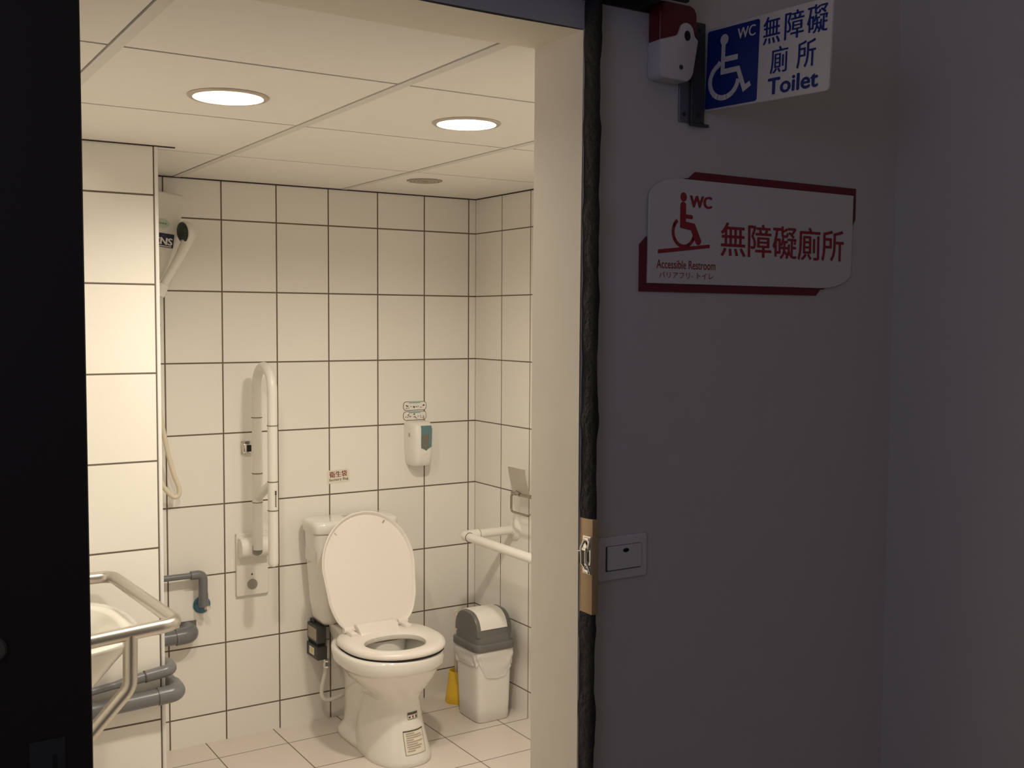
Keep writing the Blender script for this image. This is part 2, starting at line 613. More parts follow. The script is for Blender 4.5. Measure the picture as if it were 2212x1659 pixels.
# ------------------------------------------------------------------ toilet
TX = -0.595
def toilet():
    t = thing('toilet', 'white two-piece toilet with its lid raised, against the tiled back wall', 'toilet', (TX, -0.35, 0))
    N = 64
    b = MB()
    cx = -0.570
    prof = [  # z, half width, front, back, widest at
        (0.000, 0.108, -0.572, -0.200, -0.42), (0.004, 0.110, -0.575, -0.200, -0.42), (0.020, 0.109, -0.572, -0.200, -0.42),
        (0.050, 0.103, -0.562, -0.200, -0.42), (0.100, 0.093, -0.546, -0.200, -0.41), (0.150, 0.085, -0.534, -0.205, -0.41),
        (0.190, 0.080, -0.527, -0.21, -0.41), (0.212, 0.081, -0.527, -0.21, -0.41), (0.235, 0.096, -0.540, -0.21, -0.42),
        (0.262, 0.124, -0.562, -0.21, -0.43), (0.290, 0.144, -0.582, -0.21, -0.43), (0.316, 0.158, -0.598, -0.21, -0.43),
        (0.329, 0.165, -0.606, -0.21, -0.43), (0.335, 0.174, -0.618, -0.20, -0.43), (0.343, 0.1785, -0.624, -0.20, -0.43),
        (0.374, 0.1805, -0.627, -0.20, -0.43), (0.382, 0.178, -0.624, -0.20, -0.43), (0.385, 0.172, -0.618, -0.20, -0.43),
        (0.385, 0.132, -0.580, -0.26, -0.43), (0.375, 0.126, -0.572, -0.27, -0.43), (0.330, 0.112, -0.555, -0.29, -0.43),
        (0.270, 0.085, -0.515, -0.32, -0.42), (0.235, 0.055, -0.470, -0.35, -0.41), (0.225, 0.03, -0.44, -0.38, -0.41)]
    b.loft([egg(cx - 0.027 * max(0, min(1, (z - 0.2) / 0.15)), w_, yf, yb, yc, z, 2.3, 2.4, N) for z, w_, yf, yb, yc in prof], True, True)
    # rear trapway body with its floor flange and the shelf that carries the tank
    rear = [(0.000, 0.103, -0.42, -0.10, -0.24), (0.006, 0.107, -0.425, -0.097, -0.24), (0.022, 0.105, -0.42, -0.10, -0.24), (0.034, 0.094, -0.40, -0.112, -0.24),
            (0.050, 0.085, -0.385, -0.12, -0.24), (0.10, 0.080, -0.38, -0.12, -0.24), (0.22, 0.080, -0.38, -0.11, -0.24), (0.28, 0.088, -0.38, -0.09, -0.22),
            (0.33, 0.102, -0.38, -0.05, -0.20), (0.355, 0.108, -0.38, -0.035, -0.19), (0.382, 0.112, -0.38, -0.03, -0.19), (0.394, 0.112, -0.27, -0.03, -0.16), (0.400, 0.108, -0.262, -0.035, -0.16)]
    b.loft([egg(-0.571, w_, yf, yb, yc, z, 3.0, 3.2, N) for z, w_, yf, yb, yc in rear], True, True)
    bowl = obj('bowl', b, M_ceramic, t, 'glossy white ceramic bowl and pedestal', smooth=50)
    obj('water', MB().lathe([(0.062, 0.0), (0.06, 0.001)], (cx - 0.012, -0.42, 0.262), n=32), M_water, bowl, 'water in the bowl')
    obj('bolt_cap', MB().lathe([(0.008, 0), (0.007, 0.003), (0.004, 0.004)], (-0.650, -0.295, 0.0285), n=16), M_ink, bowl, 'dark bolt hole on the foot')
    # labels that follow the curved front of the pedestal
    def foot_patch(x0, x1, z0, z1, off, lift=0.0):
        m = MB()
        rows = []
        for i in range(9):
            z = z0 + (z1 - z0) * i / 8
            ps = prof[:8]
            for a, c in zip(ps, ps[1:]):
                if a[0] <= z <= c[0]:
                    q = (z - a[0]) / (c[0] - a[0])
                    P = [a[k] + (c[k] - a[k]) * q for k in range(5)]
            r = []
            for j in range(17):
                x = x0 + (x1 - x0) * j / 16
                k = min(0.999, abs(x - cx) / P[1])
                s_ = (1 - k ** 2.3) ** (1 / 2.3)
                r.append(Vector((x, P[4] - (P[4] - P[2]) * s_ - off, z + lift * (x - x0))))
            rows.append(r)
        m.loft(rows, False, False, closed=False)
        return m
    lb = obj('rating_label', foot_patch(-0.5980, -0.5190, 0.041, 0.117, 0.0010), M_film, bowl, 'pale printed rating label low on the pedestal')
    sm = obj('water_label', foot_patch(-0.5760, -0.5370, 0.151, 0.174, 0.0010), M_stick, bowl, 'small black, white and red water sticker')
    k = MB()
    def addp(*a):
        q = foot_patch(*a)
        me = bpy.data.meshes.new('t')
        q.bm.to_mesh(me)
        q.bm.free()
        k.bm.from_mesh(me)
    for a in ((-0.5980, -0.5190, 0.1125, 0.117), (-0.5760, -0.5370, 0.166, 0.174), (-0.5760, -0.5370, 0.151, 0.1525), (-0.5765, -0.5755, 0.151, 0.174), (-0.5375, -0.5365, 0.151, 0.174),
              (-0.5725, -0.5660, 0.155, 0.161), (-0.5460, -0.5405, 0.154, 0.163), (-0.5985, -0.5970, 0.041, 0.117), (-0.5980, -0.5190, 0.0405, 0.0415), (-0.5200, -0.5190, 0.041, 0.117)):
        addp(*a, 0.0016)
    obj('label_print', k, M_ink, bowl)
    k = MB()
    for i, (x0, x1) in enumerate(((-0.5900, -0.5580), (-0.5900, -0.5310), (-0.5880, -0.5260), (-0.5900, -0.5630), (-0.5900, -0.5270), (-0.5890, -0.5480), (-0.5900, -0.5320), (-0.5860, -0.5390), (-0.5900, -0.5610))):
        z = 0.105 - i * 0.0068
        addp(x0, x1, z, z + 0.0036, 0.0016)
    obj('label_lines', k, M_inkgrey, bowl)
    k = MB()
    addp(-0.5590, -0.5540, 0.154, 0.163, 0.0016)
    obj('label_mark', k, M_red, bowl)
    # tank
    tx = -0.592
    tk = MB()
    rg = []
    for z, a, yb, yf in ((0.398, 0.114, -0.03, -0.135), (0.402, 0.122, -0.027, -0.145), (0.420, 0.133, -0.025, -0.158), (0.49, 0.144, -0.022, -0.166), (0.61, 0.154, -0.022, -0.172), (0.738, 0.162, -0.022, -0.177)):
        rg.append(sring(tx, (yb + yf) / 2, a, (yb - yf) / 2, z, 5.5, 56))
    tk.loft(rg)
    tank = obj('tank', tk, M_ceramic, t, 'tapered ceramic cistern', smooth=50)
    l = MB()
    rg = []
    for z, g in ((0.739, -0.004), (0.740, 0.004), (0.746, 0.0065), (0.769, 0.0065), (0.777, 0.004), (0.7815, -0.002), (0.783, -0.012)):
        rg.append(sring(tx, -0.0995, 0.162 + g, 0.0775 + g, z, 5.5, 56))
    l.loft(rg)
    tl = obj('tank_lid', l, M_ceramic, t, 'rounded cistern lid', smooth=50)
    obj('flush_button', MB().lathe([(0.021, 0), (0.021, 0.003), (0.017, 0.005)], (-0.600, -0.085, 0.783), n=28), M_chrome, tl, 'chrome flush button')
    obj('tank_sticker', MB().prism(rrect(-0.05, -0.022, 0.05, 0.022, 0.003), ((-0.7488, -0.10, 0.655), (0, -1, 0), (0, 0, 1)), 0, 0.0008), M_stick, tank, 'faded sticker on the left side of the cistern')
    # seat
    sx = -0.592
    s = MB()
    so = lambda g, z: egg(sx + 0.004, 0.176 + g, -0.630 - g, -0.262 + g, -0.44, z, 2.15, 2.9, N)
    si = lambda g, z: egg(sx - 0.004, 0.106 + g, -0.578 - g, -0.392 + g, -0.475, z, 2.1, 2.2, N)
    s.loft([si(0.002, 0.391), so(-0.004, 0.391), so(0.0, 0.394), so(0.001, 0.402), so(-0.004, 0.410), so(-0.014, 0.4145), si(0.022, 0.4155), si(0.008, 0.413), si(0.0, 0.407), si(0.0, 0.395), si(0.002, 0.391)], False, False)
    seat = obj('seat', s, M_seat, t, 'white oval plastic seat, lowered', smooth=50)
    obj('hinge_cover', MB().prism([(-0.308, 0.410), (-0.372, 0.4125), (-0.364, 0.421), (-0.345, 0.435), (-0.330, 0.441), (-0.308, 0.441)], ((-0.5, 0, 0), (0, 1, 0), (0, 0, 1)), -0.172, -0.022, 0.003, 2), M_seat, seat, 'raised hinge hump across the back of the seat')
    for x in (-0.698, -0.488):
        h = MB()
        h.box(x - 0.012, x + 0.012, -0.372, -0.312, 0.409, 0.428, 0.005, 2)
        h.tube([(x - 0.018, -0.318, 0.426), (x + 0.018, -0.318, 0.426)], 0.011, 16)
        obj('hinge', h, M_seat, seat)
    for x in (-0.50, -0.69):
        obj('bumper', MB().box(x - 0.01, x + 0.01, -0.535, -0.52, 0.3856, 0.3912, 0.001, 1), M_rubber, seat)
    # raised lid: an egg-shaped shell, its inner face towards the room
    lx, ly, lz = -0.588, -0.316, 0.412
    ang = radians(16.5)
    def lidp(x, h, d):   # x across, h up the lid, d towards the room
        return Vector((lx + x, ly + h * sin(ang) - d * cos(ang), lz + h * cos(ang) + d * sin(ang)))
    H, W = 0.420, 0.181
    def lid_outline(g):
        o = []
        for i in range(N):
            a = 2 * pi * i / N
            c, s_ = cos(a), sin(a)
            hc = 0.222
            if s_ > 0:
                x = (W + g) * math.copysign(abs(c) ** (2 / 2.05), c)
                h = hc + (H - hc + g) * abs(s_) ** (2 / 2.05)
            else:
                q = abs(s_) ** (2 / 7)
                x = (W + g) * math.copysign(abs(c) ** (2 / 7), c) * (1 - 0.24 * q * q)
                h = hc - (hc - 0.004 + g) * q
            o.append((x, h))
        return o
    L = MB()
    rows = []
    for g, d in ((-0.06, -0.012), (-0.02, -0.011), (-0.004, -0.006), (0.0, 0.0), (0.0, 0.006), (-0.0035, 0.0085), (-0.007, 0.006), (-0.012, -0.002), (-0.05, -0.004)):
        rows.append([lidp(x, h, d) for x, h in lid_outline(g)])
    L.loft(rows)
    lid = obj('lid', L, M_seat, t, 'raised egg-shaped toilet lid', smooth=50)
    for x, h, tilt in ((-0.112, 0.350, 1), (0.078, 0.376, -1)):
        c = lidp(x, h, 0.0)
        obj('lid_bumper', MB().box(c.x - 0.006, c.x + 0.006, c.y - 0.002, c.y + 0.006, c.z - 0.0015, c.z + 0.0015, 0.0006, 1, (Matrix.Rotation(radians(50 * tilt), 3, 'Y'), c)), M_inkgrey if tilt < 0 else M_seat, lid)
    obj('seam_shade', MB().loft([egg(sx + 0.004, 0.1725, -0.6265, -0.266, -0.44, z, 2.15, 2.9, N) for z in (0.3845, 0.3915)], False, False), M_dark, bowl, 'dark band painted as the shadow in the gap beneath the seat')  # dark band imitates the shade between seat and bowl rim
toilet()

# flush control box and hose left of the toilet
def control_box():
    t = thing('flush_control_box', 'charcoal two-tier control box on the wall left of the toilet tank', 'control box', (-0.715, -0.05, 0.26))
    obj('upper_housing', MB().box(-0.724, -0.689, -0.100, 0.0, 0.322, 0.384, 0.003, 2), M_dark_box, t)
    obj('neck', MB().box(-0.719, -0.692, -0.094, 0.0, 0.310, 0.323), M_dark, t)
    obj('lower_housing', MB().box(-0.727, -0.688, -0.106, 0.0, 0.262, 0.311, 0.003, 2), M_dark_box, t)
    obj('cable_stub', MB().tube([(-0.708, -0.03, 0.380), (-0.708, -0.03, 0.390), (-0.708, -0.002, 0.390)], 0.006, 14, 0.01), M_dark_box, t)
    pl = ((-0.7243, -0.05, 0.355), (0, -1, 0), (0, 0, 1))
    obj('grey_label', MB().prism(rrect(-0.040, -0.024, 0.040, 0.020, 0.002), pl, 0, 0.0008), M_inkgrey, t, 'grey printed label')
    pl = ((-0.7273, -0.05, 0.288), (0, -1, 0), (0, 0, 1))
    y = obj('warning_label', MB().prism(rrect(-0.020, -0.013, 0.026, 0.014, 0.002), pl, 0, 0.0008), M_stick, t, 'small white and yellow label')
    obj('label_print', MB().prism(rrect(-0.010, -0.008, 0.018, 0.009, 0.001), pl, 0.0008, 0.0013), M_yellowstick, y)
control_box()

def supply_hose():
    t = thing('water_hose', 'white braided water hose with a nut looping down behind the toilet', 'hose', (-0.68, -0.05, 0.1))
    path = [(-0.668, -0.05, 0.236), (-0.674, -0.05, 0.195), (-0.686, -0.052, 0.15), (-0.690, -0.055, 0.118), (-0.680, -0.06, 0.098), (-0.655, -0.062, 0.093), (-0.625, -0.062, 0.098), (-0.57, -0.060, 0.112)]
    P = [Vector(p) for p in path]
    Q = []
    for i in range(len(P) - 1):
        p0 = P[max(i - 1, 0)]; p1 = P[i]; p2 = P[i + 1]; p3 = P[min(i + 2, len(P) - 1)]
        for k in range(6):
            u = k / 6
            Q.append(0.5 * ((2 * p1) + (p2 - p0) * u + (2 * p0 - 5 * p1 + 4 * p2 - p3) * u * u + (3 * p1 - p0 - 3 * p2 + p3) * u ** 3))
    Q.append(P[-1])
    obj('hose', MB().tube(Q, 0.0075, 14), M_plastic, t)
    n = MB()
    n.lathe([(0.011, -0.014), (0.013, -0.012), (0.013, 0.004), (0.010, 0.008), (0.012, 0.010), (0.012, 0.020), (0.010, 0.024)], (-0.668, -0.05, 0.226), n=8)
    obj('nut', n, M_chrome, t, 'metal coupling nut')
    obj('inlet_stub', MB().tube([(-0.668, -0.05, 0.245), (-0.666, -0.052, 0.32)], 0.009, 14), M_plastic, t)
supply_hose()

# ------------------------------------------------------------------ fold-up grab bar
def foldup_bar():
    t = thing('fold_up_grab_bar', 'white fold-up grab bar standing raised on its wall plate', 'grab bar', (-0.935, 0, 0.51))
    obj('wall_plate', MB().prism(rrect(-0.994, 0.515, -0.877, 0.742, 0.004), ((0, 0, 0), (1, 0, 0), (0, 0, 1)), 0.0, 0.014, 0.003, 2), M_plastic, t)
    hz, hy = 0.693, -0.036
    hs = MB()
    # half-round hinge housing across the plate, the pivot showing in a notch at its middle
    pr_ = [(0.0, 0.728)] + [(-0.034 - 0.030 * cos(radians(q)), hz + 0.036 * sin(radians(q))) for q in range(80, -81, -8)] + [(0.0, 0.655)]
    hs.prism(pr_, ((-0.989, 0, 0), (0, 1, 0), (0, 0, 1)), 0, 0.107, 0.002, 1)
    obj('hinge_housing', hs, M_plastic, t)
    pu = [(-0.0185, 0.012), (-0.0185, -0.010)] + [(-0.0185 * cos(radians(q)), -0.010 - 0.0165 * sin(radians(q))) for q in range(15, 166, 15)] + [(0.0185, -0.010), (0.0185, 0.012)]
    obj('pivot', MB().prism(pu, ((-0.934, -0.05, hz), (1, 0, 0), (0, 0, 1)), 0, 0.0155, 0.0012, 1), M_rubber, t, 'grey pivot in the hinge')
    x = -0.934
    r = 0.0172
    yb, yf, zt = -0.068, -0.226, 1.343
    arc = [(x, (yb + yf) / 2 + (yb - yf) / 2 * cos(radians(a)), zt - 0.079 + 0.079 * sin(radians(a))) for a in range(0, 181, 10)]
    path = [(x, yb, 0.690), (x, yb, 1.20)] + arc + [(x, yf, 1.20), (x, yf, 0.675)]
    bar = obj('bar', MB().tube(path, r, 24), M_plastic, t, 'white U-shaped tube')
    tip = MB().lathe([(r, 0), (r * 0.98, -0.006), (r * 0.8, -0.012), (r * 0.4, -0.015)], (x, yf, 0.675), n=24)
    obj('end_cap', tip, M_plastic, bar)
    obj('brace', MB().tube([(x, yb - 0.005, 0.878), (x, yf + 0.005, 0.948)], 0.0155, 18), M_plastic, t)
    sl = MB()
    sl.lathe([(r + 0.0015, 0.0), (r + 0.0015, 0.10)], (x, yb, 0.860), n=24)
    obj('sleeve', sl, M_plastic, t)
    for y, z in ((yb, 1.160), (yb, 0.962), (yb, 0.859), (yf, 1.145), (yf, 0.953), (yf, 0.854)):
        obj('joint_ring', MB().lathe([(r + 0.0017, 0), (r + 0.0017, 0.0022)], (x, y, z), n=24), M_ink, bar, 'thin dark joint line')
    k = MB()
    k.box(x + 0.0005, x + 0.0065, yf - r - 0.0009, yf - r + 0.002, 0.908, 0.924)
    for i in range(7):
        k.box(x + 0.001, x + 0.006, yf - r - 0.0009, yf - r + 0.002, 0.869 + i * 0.0056, 0.872 + i * 0.0056)
    obj('maker_label', k, M_ink, bar, 'small dark printed label')
    pc = ((-0.937, -0.0142, 0.555), (1, 0, 0), (0, 0, 1))
    obj('rubber_stop', MB().disc((0, 0), 0.0185, pc, 0, 0.003), M_rubber, t, 'round grey rubber stop on the plate')
    obj('screw_hole', MB().disc((-0.001, 0.036), 0.0035, pc, 0, 0.001), M_ink, t)
foldup_bar()

def wall_clip():
    t = thing('wall_clip', 'small chrome clip with a dark slot on the wall behind the fold-up bar', 'clip', (-0.95, 0, 1.05))
    b = MB()
    b.box(-0.972, -0.934, -0.006, 0.0, 1.026, 1.072, 0.002, 1)
    b.box(-0.968, -0.938, -0.024, -0.004, 1.030, 1.064, 0.004, 2)
    obj('body', b, M_chrome, t)
    obj('slot', MB().box(-0.956, -0.940, -0.0252, -0.02, 1.036, 1.060), M_dark, t)
    obj('knob', MB().lathe([(0.006, 0), (0.007, 0.006), (0.004, 0.009)], (-0.948, -0.010, 1.063), n=16), M_alu, t)
wall_clip()

# ------------------------------------------------------------------ soap dispenser and stickers
def dispenser():
    t = thing('soap_dispenser', 'white wall soap dispenser with a teal window, below two stickers', 'soap dispenser', (-0.28, 0, 0.95))
    cx = -0.276
    b = MB()
    def sec(w_, d, z, n=4.5, yb=0.0):
        o = []
        for i in range(40):
            a = pi + pi * i / 39
            c, s_ = cos(a), sin(a)
            o.append(Vector((cx + w_ * math.copysign(abs(c) ** (2 / n), c), yb + d * -abs(s_) ** (2 / n), z)))
        return o
    b.loft([sec(0.030, 0.060, 0.943), sec(0.036, 0.072, 0.946), sec(0.041, 0.082, 0.958), sec(0.044, 0.090, 1.00), sec(0.046, 0.092, 1.06), sec(0.046, 0.090, 1.09), sec(0.044, 0.084, 1.104), sec(0.040, 0.074, 1.112), sec(0.032, 0.06, 1.116)])
    body = obj('housing', b, M_white2, t)
    b = MB()
    b.loft([sec(0.018, 0.040, 0.936), sec(0.022, 0.048, 0.938), sec(0.024, 0.05, 0.946)])
    obj('nozzle_base', b, M_plastic, t)
    # window
    poly = [(-0.021, -0.040), (-0.006, -0.046), (0.000, -0.051), (0.006, -0.046), (0.024, -0.036), (0.026, 0.03), (0.022, 0.046), (-0.020, 0.046), (-0.022, 0.0)]
    pl = ((cx + 0.004, -0.0905, 1.056), (1, 0, 0), (0, 0, 1))
    wdw = obj('window', MB().prism(poly, pl, -0.006, 0.0022, 0.001, 1), M_teal, t, 'teal see-through level window')
    obj('soap_level', MB().prism([(-0.018, -0.036), (0.0, -0.044), (0.011, -0.038), (0.012, 0.012), (-0.018, 0.012)], pl, 0.002, 0.0026), M_soap, wdw, 'brownish soap behind the window')
    obj('pump_lever', MB().box(cx - 0.004, cx + 0.008, -0.091, -0.080, 0.99, 1.004, 0.001, 1), M_plastic, t)
    obj('side_slot', MB().box(cx - 0.0468, cx - 0.045, -0.052, -0.042, 1.058, 1.072), M_inkgrey, t)
dispenser()

BACK = lambda x, z: ((x, 0, z), (1, 0, 0), (0, 0, 1))
def hand_sticker(z, label, seed):
    rnd = random.Random(seed)
    t = thing('handwash_sticker', label, 'sticker', (-0.274, 0, z), 'handwashing stickers')
    pl = BACK(-0.274, z)
    w_, h = 0.0505, 0.0175
    obj('border', MB().prism(rrect(-w_, -h, w_, h, 0.012), pl, 0, 0.0008), M_ink, t)
    obj('sheet', MB().prism(rrect(-w_ + 0.002, -h + 0.002, w_ - 0.002, h - 0.002, 0.0105), pl, 0.0, 0.0013), M_stick, t)
    obj('title_band', MB().prism([(-0.022, 0.0175), (0.027, 0.0175), (0.023, 0.0105), (-0.028, 0.0105)], pl, 0.0, 0.0018), M_stickteal, t)
    k = MB()
    for i in range(3):
        u = -0.034 + i * 0.032
        for q in range(5):
            a = rnd.uniform(-0.008, 0.008); b_ = rnd.uniform(-0.009, 0.005)
            k.stroke([(u + a, b_), (u + a + rnd.uniform(0.003, 0.008), b_ + rnd.uniform(-0.006, 0.006))], 0.0034, pl, 0.0012, 0.0018)
        if i < 2:
            k.disc((u + 0.016, -0.002), 0.0024, pl, 0.0012, 0.0018, 10)
    obj('drawings', k, M_rubber, t, 'tiny grey hand drawings')
hand_sticker(1.172, 'upper of two white stickers with hand drawings above the soap dispenser', 1)
hand_sticker(1.1335, 'lower of two white stickers with hand drawings, touching the soap dispenser', 5)

def sanitary_sticker():
    t = thing('sanitary_bag_sticker', 'small clear sticker reading Sanitary Bag on the tiles above the toilet', 'sticker', (-0.596, 0, 0.92))
    a = radians(-2.5)
    pl = ((-0.597, 0, 0.919), (cos(a), 0, sin(a) * -1), (sin(a), 0, cos(a)))
    obj('sheet', MB().prism(rrect(-0.045, -0.025, 0.045, 0.025, 0.006), pl, 0, 0.0008), M_film, t)
    obj('characters', MB().text('衛生袋', (-0.035, -0.003, 0.036, 0.020), pl, 0, 0.0012, 0.0, ((0.0007, 0), (-0.0007, 0))), M_inkred, t, 'brownish red characters')
    obj('lettering', MB().text('Sanitary Bag', (-0.038, -0.0185, 0.040, -0.0065), pl, 0, 0.0012, 0.012), M_ink, t, 'small dark lettering')
sanitary_sticker()

# ------------------------------------------------------------------ right wall: paper holder, L-shaped bar
def paper_holder():
    t = thing('paper_holder', 'empty stainless toilet paper holder with flap on the right tiled wall', 'paper holder', (0, -0.46, 0.86))
    # flap: curved plate hinged on the rod
    f = MB()
    rows = []
    for i in range(13):
        q = i / 12
        z = 0.868 + 0.094 * q
        xx = -0.066 - 0.014 * sin(q * pi * 0.5) + 0.012 * q
        sh = 0.034 * q
        rows.append([Vector((xx, -0.392 + sh * 1.0, z)), Vector((xx, -0.508 + sh, z)), Vector((xx + 0.0012, -0.508 + sh, z)), Vector((xx + 0.0012, -0.392 + sh, z))])
    f.loft(rows)
    fl = obj('flap', f, M_steel, t, 'brushed steel cover flap')
    r = MB()
    r.tube([(-0.066, -0.52, 0.866), (-0.066, -0.384, 0.866)], 0.0055, 14)
    r.tube([(-0.066, -0.44, 0.866), (-0.066, -0.415, 0.872)], 0.0085, 14)
    obj('hinge_rod', r, M_wire, t)
    obj('roll_wire', MB().tube([(-0.066, -0.44, 0.866), (-0.068, -0.383, 0.862), (-0.068, -0.383, 0.796), (-0.068, -0.500, 0.796), (-0.068, -0.508, 0.803)], 0.0045, 14, 0.014), M_wire, t, 'bent chrome wire for the roll')
    m = MB()
    m.tube([(-0.066, -0.515, 0.866), (-0.03, -0.515, 0.868), (0.0, -0.515, 0.868)], 0.008, 14)
    obj('arm', m, M_wire, t)
    obj('mount_plate', MB().lathe([(0.026, 0), (0.026, 0.006), (0.02, 0.012)], (0, -0.515, 0.868), (-1, 0, 0), n=28), M_wire, t)
paper_holder()

def l_bar():
    t = thing('grab_bar', 'white horizontal L-shaped grab bar on the right tiled wall', 'grab bar', (0, -0.305, 0.706))
    z, r, y0, xo = 0.7075, 0.0165, -0.305, -0.226
    obj('bar', MB().tube([(-0.004, y0, z), (xo, y0, z), (xo, -1.02, z), (-0.004, -1.02, z)], r, 24, 0.022, 8), M_plastic, t)
    e = MB()
    e.tube([(xo + 0.062, y0, z), (xo, y0, z), (xo, y0 - 0.04, z)], r + 0.0016, 24, 0.024, 8)
    obj('elbow', e, M_plastic, t)
    for c, ax in (((xo + 0.062, y0, z), (1, 0, 0)), ((xo, y0 - 0.04, z), (0, -1, 0))):
        obj('joint_ring', MB().lathe([(r + 0.0018, 0), (r + 0.0018, 0.0018)], c, ax, n=24), M_ink, t, 'thin dark joint line')
    for y in (y0, -1.02):
        obj('flange', MB().lathe([(0.041, 0), (0.041, 0.004), (0.036, 0.009), (0.021, 0.013), (0.019, 0.02)], (0, y, z), (-1, 0, 0), n=36), M_plastic, t)
l_bar()

# ------------------------------------------------------------------ waste bin, liner, brush
def waste_bin():
    t = thing('waste_bin', 'white swing-lid waste bin with a grey lid in the back right corner', 'bin', (-0.125, -0.272, 0))
    def rr(x0, x1, y0, y1, z, n=7):
        return sring((x0 + x1) / 2, (y0 + y1) / 2, (x1 - x0) / 2, (y1 - y0) / 2, z, n, 56)
    b = MB()
    b.loft([rr(-0.190, -0.058, -0.356, -0.206, 0.0), rr(-0.194, -0.054, -0.360, -0.202, 0.004), rr(-0.196, -0.051, -0.363, -0.199, 0.06), rr(-0.204, -0.044, -0.368, -0.190, 0.285)])
    obj('body', b, M_white2, t, smooth=50)
    l = MB()
    l.loft([rr(-0.212, -0.038, -0.376, -0.182, 0.274), rr(-0.214, -0.036, -0.378, -0.180, 0.278), rr(-0.214, -0.036, -0.378, -0.180, 0.298), rr(-0.212, -0.038, -0.376, -0.182, 0.301),
            rr(-0.205, -0.046, -0.370, -0.188, 0.303), rr(-0.204, -0.047, -0.369, -0.189, 0.318), rr(-0.2025, -0.0485, -0.365, -0.193, 0.330)], True, True)
    # domed hood, arched front to back
    arc = []
    for k in range(25):
        a = radians(180 - k * 180 / 24)
        yy = -0.2790 + 0.086 * math.copysign(abs(cos(a)) ** 0.75, cos(a))
        zz = 0.329 + 0.085 * abs(sin(a)) ** 0.9
        arc.append((yy, zz))
    rows = []
    for x, s_ in ((-0.2015, 0.93), (-0.2005, 0.97), (-0.196, 1.0), (-0.055, 1.0), (-0.0505, 0.97), (-0.0495, 0.93)):
        rows.append([Vector((x, -0.2790 + (y + 0.2790) * s_, 0.329 + (z - 0.329) * s_)) for y, z in arc])
    l.loft(rows)
    hood = obj('lid', l, M_grey_lid, t, 'grey domed lid', smooth=40)
    f = MB()
    rows = []
    for x in (-0.186, -0.184, -0.072, -0.070):
        e = 0.0035 if x in (-0.184, -0.072) else 0.001
        row = []
        for k in range(2, 23):
            y, z = arc[k]
            nv = Vector((0, y + 0.2790, (z - 0.315))).normalized()
            row.append(Vector((x, y + nv.y * e, z + nv.z * e)))
        rows.append(row)
    f.loft(rows, False, False, closed=False)
    obj('flap', f, M_white2, hood, 'white swing flap')
waste_bin()

def liner():
    t = thing('bin_liner', 'crumpled white plastic bag folded over the rim of the waste bin', 'bag', (-0.125, -0.272, 0.22))
    rnd = random.Random(3)
    N = 96
    m = MB()
    rows = []
    # the fold hangs lowest at the middle of the front face
    ph = [rnd.uniform(0, 6.28) for _ in range(6)]
    for j in range(11):
        q = j / 10
        r = []
        for i in range(N):
            a = 2 * pi * i / N
            c, s_ = cos(a), sin(a)
            n = 7
            low = 0.222 + 0.010 * sin(3 * a + ph[0]) + 0.007 * sin(7 * a + ph[1])
            da = abs((a - 1.5 * pi + pi) % (2 * pi) - pi)
            low -= 0.048 * max(0, 1 - da / 0.75)
            z = 0.284 + (low - 0.284) * q
            bulge = 0.0028 + 0.0042 * (0.5 + 0.5 * sin(5 * a + 9 * q + ph[2])) * sin(pi * min(1, q * 1.1)) + 0.002 * sin(13 * a - 7 * q + ph[3]) * q
            k = (z / 0.285)
            hx = 0.0715 + 0.0085 * k + bulge + 0.001
            hy = 0.080 + 0.009 * k + bulge + 0.001
            cx = -0.1235 - 0.0005 * k
            cy = -0.281 + 0.002 * k
            r.append(Vector((cx + hx * math.copysign(abs(c) ** (2 / n), c), cy + hy * math.copysign(abs(s_) ** (2 / n), s_), z)))
        rows.append(r)
    m.loft(rows, False, False)
    obj('bag_fold', m, M_bag, t, smooth=60)
liner()

def brush():
    t = thing('brush_holder', 'yellow conical toilet brush holder behind the waste bin', 'brush holder', (-0.137, -0.098, 0))
    c = (-0.137, -0.098, 0)
    obj('cup', MB().lathe([(0.046, 0.0), (0.047, 0.004), (0.044, 0.03), (0.0335, 0.105), (0.0325, 0.124), (0.030, 0.125), (0.029, 0.11), (0.036, 0.02)], c, n=40), M_yellow, t)
    t = thing('toilet_brush', 'pale toilet brush handle rising from the yellow holder behind the bin', 'toilet brush', (-0.142, -0.100, 0.022))
    obj('handle', MB().tube([(-0.142, -0.100, 0.10), (-0.143, -0.102, 0.33), (-0.144, -0.103, 0.348)], 0.006, 14), M_cream, t)
    obj('grip_loop', MB().tube([(-0.144 + 0.008 * cos(radians(a)), -0.103, 0.357 + 0.009 * sin(radians(a))) for a in range(0, 361, 20)], 0.003, 8), M_cream, t)
    obj('bristles', MB().lathe([(0.012, 0.022), (0.024, 0.03), (0.024, 0.085), (0.012, 0.105)], (-0.137, -0.098, 0), n=24), M_white2, t)
brush()

